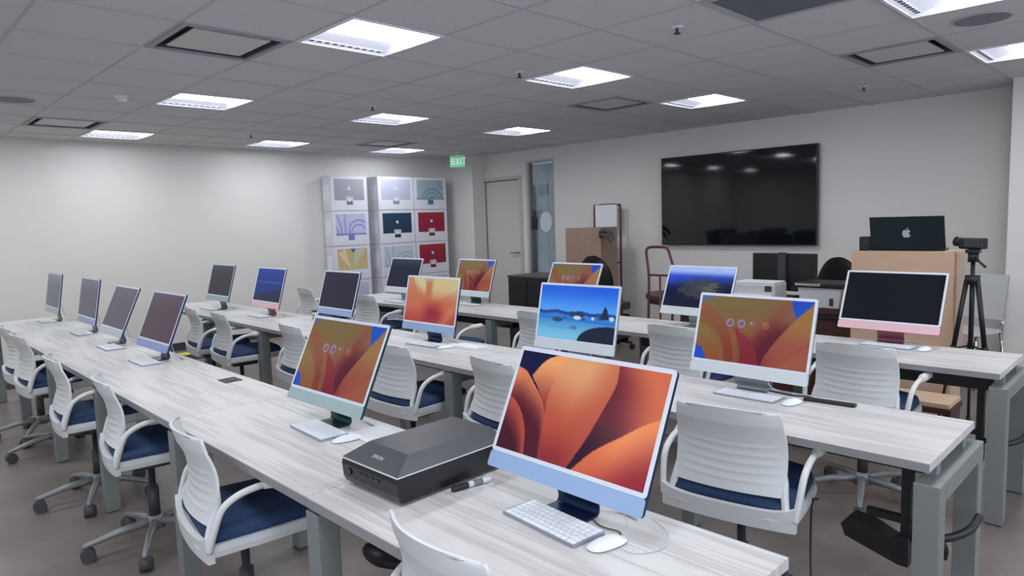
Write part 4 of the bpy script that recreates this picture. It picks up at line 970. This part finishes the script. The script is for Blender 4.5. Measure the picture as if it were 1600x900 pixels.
# large cardboard box, laptop, tripod with camera
cb2 = thing('cardboard_box', 'large light brown cardboard box behind the pink computer', 'box', (-1.86, 5.42, 0), math.radians(1))
MB().box(0, .665, 0, .30, .002, 1.215, b=.004).build('carton', M_card, cb2); MB().box(.662, .674, .02, .28, .3, 1.2).build('side_flap', M_tape, cb2)
lp = thing('laptop', 'dark laptop standing open on the large cardboard box, logo facing out', 'laptop', (-1.515, 5.52, 1.216), math.radians(2))
T = Matrix.Rotation(math.radians(8), 4, 'X')
lidm = mat('laptop_lid', rgb(16, 34, 42), .3, metal=.2)
ll = MB().prism([(-.235, .006), (.245, .006), (.235, .25), (-.245, .25)], -.005, .005, 'y', M=T).build('lid', lidm, lp)
MB().prism(rrect(-.235, .235, .0, .16, .01), .001, .016, 'z').build('keyboard_base', lidm, lp)
ap = MB(); sc_ = .062
ap.prism([(a * sc_, .13 + b * sc_) for a, b in APPLE_BODY[:-1]], -.0062, -.0048, 'y', M=T); ap.prism([(a * sc_, .13 + b * sc_) for a, b in APPLE_LEAF[:-1]], -.0062, -.0048, 'y', M=T); ap.build('logo', mat('logo_grey', rgb(165, 190, 190), .4), ll)
pb = thing('power_bank', 'small black device on the box at the left of the laptop', 'device', (-1.79, 5.50, 1.216)); MB().box(-.035, .035, -.03, .03, .001, .105, b=.006).build('body', M_black, pb); MB().tube([(.01, -.031, .07), (.01, -.034, .07)], .01, 12).build('dial', M_dark, pb)

tp = thing('tripod', 'black tripod standing right of the large cardboard box', 'tripod', (-1.085, 5.42, 0))
for a in (100, 215, 335):
    d = Vector((math.cos(math.radians(a)), math.sin(math.radians(a)), 0))
    l = MB(); l.tube([d * .035 + Vector((0, 0, 1.03)), d * .105 + Vector((0, 0, .55))], .016, 8).tube([d * .104 + Vector((0, 0, .56)), d * .19 + Vector((0, 0, .02))], .010, 8).tube([d * .19 + Vector((0, 0, .035)), d * .192 + Vector((0, 0, .0))], .015, 8); l.build('leg', M_black, tp)
    MB().tube([d * .10 + Vector((0, 0, .58)), d * .11 + Vector((0, 0, .53))], .021, 8).tube([Vector((0, 0, .58)), d * .10 + Vector((0, 0, .56))], .006, 6).build('brace', M_black, tp)
MB().tube([(0, 0, .5), (0, 0, 1.17)], .013, 10).tube([(0, 0, 1.0), (0, 0, 1.06)], .045, 12).build('centre_column', M_black, tp); MB().tube([(0, 0, 1.15), (0, 0, 1.21)], .032, 12).box(-.04, .04, -.04, .04, 1.21, 1.235, b=.005).tube([(0, 0, 1.19), (.1, -.16, 1.13)], .008, 8).build('pan_head', M_black, tp)
vc = thing('camcorder', 'small black video camera mounted on the tripod', 'camera', (-1.085, 5.42, 1.236), math.radians(-25))
MB().box(-.085, .075, -.035, .035, .001, .075, b=.012).build('body', M_black, vc); MB().tube([(-.085, 0, .045), (-.125, 0, .05)], [.03, .034], 14).build('lens', M_black, vc); MB().box(-.04, .07, -.043, -.036, .015, .07, b=.003).build('flip_screen', M_dark, vc)
pc = thing('stacking_chair', 'pale plastic chair standing in the corner behind the tripod', 'chair', (-1.42, 6.85, 0), math.radians(160))
pm = mat('pale_plastic', rgb(196, 198, 198), .4)
MB().sheet(lambda u, v: ((u - .5) * .44, -.2 - .06 * v + .1 * (u - .5) ** 2, .55 + v * .38), 10, 10).sheet(lambda u, v: ((u - .5) * .44, -.19 - .06 * v + .1 * (u - .5) ** 2, .55 + v * .38), 10, 10).build('backrest', pm, pc)
MB().prism(rrect(-.22, .22, -.18, .24, .05), .45, .47, 'z').build('seat', pm, pc)
for sx in (-1, 1):
    for sy in (-.2, .2): MB().tube([(sx * .2, sy * .8, .45), (sx * .23, sy * 1.1, .0)], .011, 8).build('leg', M_chrome, pc)
    MB().tube([(sx * .2, -.16, .45), (sx * .21, -.2, .6)], .011, 8).build('back_post', M_chrome, pc)

# loose cardboard on the floor behind the middle row
fl = tag(MB().box(-.24, .24, -.14, .14, .0, .03, b=.003).build('flat_cardboard', M_card), 'flat piece of cardboard low behind the far right chair', 'cardboard'); fl.location = (-1.30, 4.95, .27)
sh = thing('low_shelf', 'low dark shelf under the flat cardboard behind the far row', 'shelf', (-1.30, 4.95, 0)); MB().box(-.25, .25, -.15, .15, .235, .268, b=.003).build('board', M_brown, sh)
for sx in (-.22, .22): MB().box(sx - .02, sx + .02, -.13, .13, .001, .2345).build('side_panel', M_brown, sh)
